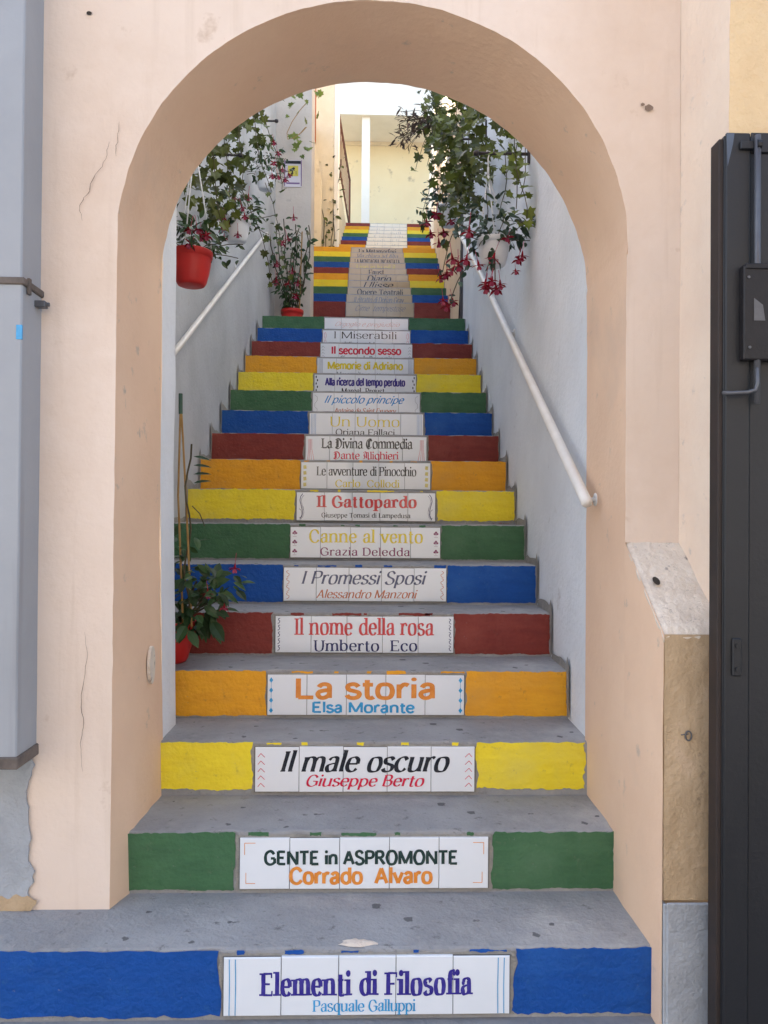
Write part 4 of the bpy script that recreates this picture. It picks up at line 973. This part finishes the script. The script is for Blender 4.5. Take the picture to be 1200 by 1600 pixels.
# hanging pots
def hanging(c, r, h, m, label, ztop, hook, nleaf, rad, s, shape, lm, flowers, up=.6, gap=-.2):
    t = empty('hanging_plant', (c[0], c[1], c[2]), label, 'hanging plant', 'pots hanging on the stair walls')
    pot(t, c, r, h, m); hanger(t, (c[0], c[1], c[2]+h), r, ztop, hook)
    mb = MB(); cloud(mb, (c[0], c[1], c[2]+h+rad[2]*up), rad, nleaf, s, shape, .35, gap=gap)
    st = MB()
    for k in range(9):
        a = k*.7; strand(st, mb, (c[0]+r*.7*math.cos(a), c[1]+r*.7*math.sin(a), c[2]+h), 5, .035, s*.85, shape, (math.cos(a)*.8, math.sin(a)*.8, .15), .35)
    mb.build('foliage', lm, t); st.build('stems', STEM, t)
    for f_ in flowers: flower(t, f_[:3], f_[3] if len(f_) > 3 else .038)
    return t
random.seed(21)
hanging((-.772, 3.6, 2.352), .092, .155, REDP, 'red pot of dark-leaved fuchsia hanging on the left wall', 3.10, (-.765, 3.6), 120, (.135, .13, .10), .055, OVP, LEAF,
        [(-.735, 3.52, 2.60), (-.72, 3.54, 2.575), (-.755, 3.5, 2.59), (-.745, 3.49, 2.52, .04), (-.70, 3.55, 2.58)])
hanging((-.765, 4.8, 2.965), .083, .135, WHITEPL, 'white pot of red-flowered fuchsia in the middle of the left wall', 3.492, (-.813, 4.8), 130, (.16, .15, .12), .05, OVP, LEAF,
        [(-.83, 4.7, 3.10), (-.84, 4.7, 3.03), (-.81, 4.68, 3.06, .045), (-.72, 4.68, 3.15), (-.75, 4.66, 3.2), (-.70, 4.68, 3.1), (-.68, 4.7, 3.22), (-.74, 4.7, 3.0), (-.82, 4.7, 2.98), (-.77, 4.66, 3.25)])
hanging((-.765, 6.2, 3.86), .078, .125, WHITEPL, 'white pot of red-flowered fuchsia hanging beside the notice', 4.40, (-.80, 6.2), 130, (.15, .15, .17), .05, OVP, LEAF,
        [(-.66, 6.05, 4.1), (-.68, 6.05, 4.02), (-.62, 6.05, 3.98), (-.70, 6.05, 3.93, .045), (-.60, 6.05, 3.9), (-.655, 6.05, 3.92), (-.69, 6.05, 4.18), (-.58, 6.08, 3.95)])
hanging((.645, 3.95, 2.575), .083, .135, WHITEPL, 'white pot of trailing red fuchsia hanging over the right handrail', 3.140, (.615, 3.95), 150, (.17, .16, .12), .052, OVP, LEAFB,
        [(.43, 3.9, 2.62, .05), (.46, 3.88, 2.58, .05), (.445, 3.9, 2.56, .045), (.50, 3.85, 2.60, .05), (.55, 3.84, 2.57, .045), (.63, 3.82, 2.60, .05),
         (.77, 3.85, 2.62, .045), (.755, 3.86, 2.60, .04), (.61, 3.84, 2.47, .05), (.64, 3.85, 2.455, .05), (.59, 3.84, 2.48, .05), (.51, 3.85, 2.74, .055), (.70, 3.85, 2.70, .04), (.735, 3.85, 2.535, .03)])
hanging((.60, 5.7, 3.42), .085, .135, WHITEPL, 'white pot half buried in ivy on the right wall', 4.05, (.60, 5.7), 130, (.19, .17, .14), .055, OVP, LEAFB,
        [(.55, 5.55, 3.35, .06), (.52, 5.55, 3.28, .06), (.60, 5.55, 3.42, .05), (.46, 5.55, 3.34, .06), (.50, 5.5, 3.45, .06), (.43, 5.5, 3.40, .06)])
# grey pot with dry trailing stems
random.seed(5)
t = empty('hanging_plant', (.70, 7.3, 4.82), 'grey pot with brown spindly stems hanging high on the right', 'hanging plant', 'pots hanging on the stair walls')
pot(t, (.70, 7.3, 4.80), .10, .19, GREYPL); hanger(t, (.70, 7.3, 4.99), .10, 5.38, (.70, 7.3))
mb = MB(); st = MB()
for k in range(26):
    a = random.uniform(2.2, 4.4); strand(st, mb, (.70+.06*math.cos(a), 7.3+.06*math.sin(a), 5.0), 7, .055, .085, NAR, (math.cos(a)*.75, math.sin(a)*.4, -.45+.4*random.random()), .4, 1, .0025)
mb.build('foliage', DRY, t); st.build('stems', STEM, t)

# trailing fuchsia sprays hanging low over the stairs on the right
random.seed(9)
def spray(p0, p1, label, nfl, s=.05):
    t = empty('fuchsia_spray', p0, label, 'plant', 'sprays of fuchsia hanging over the stairs')
    st = MB(); mb = MB(); p0 = Vector(p0); p1 = Vector(p1); P = [p0.lerp(p1, k/6)+Vector((0, 0, .05*math.sin(k/6*math.pi))) for k in range(7)]
    st.tube(P, .003, 5); st.build('stems', STEM, t)
    for k in range(9): leaf(mb, P[random.randint(2, 6)]+rv3(.03), rv3(1)+Vector((0, -.3, -.6)), Vector((0, -.8, .5))+rv3(.4), s*1.2, OVP)
    mb.build('foliage', LEAFB, t)
    for k in range(nfl): flower(t, p1+Vector((random.uniform(-.05, .05), random.uniform(-.04, .02), random.uniform(-.03, .02))), s)
spray((.60, 5.2, 3.22), (.505, 5.1, 2.90), 'low spray of red fuchsia over the yellow and blue steps', 3, .05)
spray((.60, 4.4, 2.72), (.47, 4.3, 2.50), 'spray of red fuchsia left of the right white pot', 3, .045)
spray((.64, 3.9, 2.62), (.632, 3.82, 2.47), 'spray of red fuchsia touching the right handrail', 3, .045)

# ivy on both walls
def ivy(label, blobs, strands, seed, m, s, grp='ivy trailing on the stair walls'):
    random.seed(seed); b0 = blobs[0][0] if blobs else strands[0][0]
    t = empty('ivy', b0, label, 'ivy', grp); mb = MB(); st = MB()
    for c, rad, n in blobs: cloud(mb, c, rad, n, s, IVYP, .6, gap=-.12)
    for p, n, seg, pull, ss in strands: strand(st, mb, p, n, seg, ss, IVYP, pull, .35, .85)
    mb.build('foliage', m, t)
    if strands: st.build('stems', STEM, t)
ivy('dense ivy mass high on the right wall above the white pots', [((.63, 5.4, 3.85), (.22, .35, .32), 165), ((.66, 6.3, 4.5), (.22, .5, .36), 165), ((.62, 7.0, 5.0), (.20, .4, .30), 70), ((.60, 4.9, 3.42), (.19, .25, .24), 75), ((.70, 4.5, 3.5), (.15, .35, .22), 70)],
    [((.50+.06*k, 5.6-.15*k, 4.1), 12, .07, (-.12, -.05, -1), .06) for k in range(6)] + [((.52+.05*k, 6.5, 4.8), 8, .08, (-.1, 0, -1), .07) for k in range(3)], 31, IVY, .062)
ivy('loose ivy strands trailing down the right wall past the wall arm', [((.70, 3.9, 3.13), (.10, .12, .07), 16)],
    [((.735, 3.85, 3.20), 9, .052, (-.02, -.03, -1), .055), ((.745, 3.87, 3.16), 6, .06, (.03, -.05, -1), .062), ((.77, 3.8, 3.10), 4, .06, (-.1, 0, -1), .06), ((.69, 3.9, 3.12), 5, .06, (-.05, 0, -1), .05),
     ((.725, 3.82, 2.76), 5, .03, (.6, -.2, -.25), .04), ((.62, 3.98, 3.10), 5, .06, (-.15, 0, -1), .055)], 33, IVYL, .055)
ivy('leafy ivy hanging from above over the left pots', [((-.80, 4.3, 3.15), (.13, .3, .26), 75), ((-.80, 5.2, 3.86), (.14, .3, .24), 70), ((-.84, 3.75, 2.86), (.09, .16, .10), 14), ((-.76, 5.9, 4.42), (.14, .3, .10), 28)],
    [((-.80+.03*k, 4.0+.35*k, 3.35+.17*k), 9, .06, (.10, 0, -1), .058) for k in range(5)] + [((-.78, 5.0, 3.4), 9, .07, (.3, .1, -1), .05), ((-.72, 5.8, 3.75), 9, .075, (.25, .2, -1), .05)], 37, IVY, .06)
random.seed(41)
t = empty('vine', (-.70, 7.6, 5.4), 'pale bare vine looping above the notice on the wall end', 'vine')
st = MB(); mb = MB()
for k in range(6): strand(st, mb, (-.90+.10*k, 7.85, 5.75-.03*k), 12, .07, .075, IVYP, (.15*(1-k*.35), 0, -1), .6, .38, .004)
for a in range(3): st = MB() if a else st; st.tube([(-.86+.28*a/3+.10*math.sin(k*.8+a), 7.88, 5.5-.1*a-.03*k+.12*math.cos(k*.8)) for k in range(10)], .004, 5)
mb.build('foliage', IVYL, t); st.build('stems', BAMBOO, t)

random.seed(43)
t = empty('climbing_plant', (-.60, 12.3, 5.4), 'thin olive climber on the cream pillar beside the sunny flight', 'plant')
mb = MB(); st = MB()
for k in range(4): strand(st, mb, (-.60+.03*k, 12.34, 5.35), 16, .10, .10, OVP, (.03*(k-1.5), .0, 1), .35, .9, .006)
mb.build('foliage', IVY, t); st.build('stems', STEM, t)

# potted plants standing on the stairs
random.seed(51)
t = empty('potted_plant', (-.69, 7.75, 3.13), 'tall dark spindly plant in a red pot on the landing', 'potted plant')
pot(t, (-.69, 7.75, 3.132), .11, .20, REDP)
mb = MB(); st = MB()
for k in range(11):
    a = k*.6; strand(st, mb, (-.69+.05*math.cos(a), 7.75+.05*math.sin(a), 3.30), 15 if k < 7 else 10, .06, .075, OVP, (.10*math.cos(a), .05*math.sin(a), 1), .35, .95, .005)
cloud(mb, (-.72, 7.7, 3.55), (.13, .10, .22), 60, .07, OVP, .5); cloud(mb, (-.70, 7.7, 3.95), (.10, .08, .20), 40, .06, OVP, .5)
mb.build('foliage', [LEAF], t); st.build('stems', STEM, t)
for k in range(10): flower(t, (-.70+random.uniform(-.16, .2), 7.62, 3.4+random.uniform(0, .85)), .06)
mb = MB(); mb.tube([(-.62, 7.75, 3.30), (-.60, 7.75, 4.1)], .007, 6); mb.build('cane', BAMBOO, t)

random.seed(61)
PX, PY, PZ = -.765, 3.215, 4*H0
t = empty('potted_plant', (PX, PY, PZ), 'broad-leaved plant in a red pot with bamboo canes low on the left steps', 'potted plant')
pot(t, (PX, PY, PZ+.001), .105, .165, REDP)
mb = MB(); st = MB()
for k in range(8):
    a = -.9+k*.28; strand(st, mb, (PX+.03, PY, PZ+.15), 4, .05, .07, OVP, (math.cos(a)*.55, -.15, .6+.3*math.sin(a)), .3, 1, .004)
cloud(mb, (PX+.10, PY-.03, PZ+.27), (.13, .10, .14), 80, .075, OVP, .3); cloud(mb, (PX+.20, PY-.05, PZ+.33), (.10, .07, .08), 34, .055, OVP, .3)
cloud(mb, (PX+.07, PY-.02, PZ+.47), (.05, .05, .10), 16, .06, OVP, .2); cloud(mb, (PX+.10, PY-.06, PZ+.17), (.10, .06, .06), 18, .085, OVP, .9)
mb.build('foliage', LEAF, t)
CT = Vector((-.795, 3.15, 1.78))
for x, lean in ((.075, .095), (.108, .120)):
    c_ = MB(); c_.tube([(PX+x-.005, PY-.06, PZ+.15), (PX+x-.02-lean*.1, PY-.06, 1.40), (-.713-.002*x, PY-.06, 1.775)], .0042, 7); c_.build('cane', BAMBOO, t)
c_ = MB(); c_.tube([(-.713, PY-.06, 1.72), (-.714, PY-.06, 1.80)], .008, 8); c_.build('cane_tip', SHUT, t)
st.tube([(PX+.085+.012*math.sin(k*1.1), PY-.065+.012*math.cos(k*1.1), PZ+.15+k*.055) for k in range(14)], .004, 5)
st.tube([(PX+.10, PY-.06, 1.36), (PX+.13, PY-.06, 1.33), (PX+.15, PY-.06, 1.28)], .002, 4)
st.build('stems', STEM, t)
l2 = MB()
for k in range(4): leaf(l2, Vector((PX+.105, PY-.07, 1.45+.035*k)), Vector((1, -.1, .15-.12*k)), Vector((0, -.7, .7)), .07, NAR)
l2.build('thin_leaves', LEAFB, t)
flower(t, (PX+.275, PY-.09, PZ+.40), .035); flower(t, (PX+.17, PY-.09, PZ+.30), .035); flower(t, (PX+.235, PY-.09, PZ+.245), .03, True)

# lump of old plaster on the lowest tread
mb = MB(); vs = [(-.002, 2.142, top[1]+.005)]
for ring_, hh in ((.6, .005), (1, -.001)):
    for a in range(18): vs.append((-.002+.055*ring_*(1+.8*nz(a*1.3, ring_*3))*math.cos(a*math.pi/9), 2.142+.018*ring_*(1+.8*nz(a*1.1, 4))*math.sin(a*math.pi/9), top[1]+hh))
mb.mesh(vs, [(0, 1+a, 1+(a+1) % 18) for a in range(18)]+[(1+a, 19+a, 19+(a+1) % 18, 1+(a+1) % 18) for a in range(18)])
tag(mb.build('plaster_lump', LIMEW, None, True), 'flat lump of pale plaster stuck on the tread above the violet title', 'plaster')

# fallen petals on a step
mb = MB(); random.seed(70)
for k in range(7): leaf(mb, Vector((.72+.012*k, yy[8]-.02+random.uniform(-.01, .01), top[7]+.006)), Vector((random.uniform(-1, 1), random.uniform(-1, 1), .1)), Vector((0, 0, 1)), .02, OVP)
tag(mb.build('fallen_petals', FLOW), 'dried red petals fallen at the foot of the bold red-lettered yellow step', 'petals')

# ------------------------------------------------------------------ the street behind the camera
def house(x0, x1, y0, y1, h, m, label, wins, face):
    t = empty('house', ((x0+x1)/2, (y0+y1)/2, 0), label, 'house', 'houses across the street')
    b = MB(); b.box((x0, y0, 0), (x1, y1, h)); b.build('wall', m, t)
    b = MB(); b.box((x0-.3, y0-.3, h+.001), (x1+.3, y1+.3, h+.2)); b.build('roof', TERRA, t)
    for (u, z) in wins:
        f = MB()
        if face == 'y': f.box((u, y1+.001, z), (u+1.0, y1+.06, z+1.5), .004)
        else: f.box((x1+.001, u, z), (x1+.06, u+1.0, z+1.5), .004)
        fo = f.build('window', PUREW, t)
        q = MB()
        if face == 'y': q.box((u+.1, y1+.03, z+.1), (u+.9, y1+.063, z+1.4))
        else: q.box((x1+.03, u+.1, z+.1), (x1+.063, u+.9, z+1.4))
        q.build('pane', GLASS, fo)
house(-12, 12, -13, -6, 6.8, OPPO, 'unseen house across the street behind the camera, added for bounce light', [(-10.6+3.4*k, z) for k in range(7) for z in (1.2, 4.4)], 'y')  # out of view; width and tone set for bounce light and tile reflections
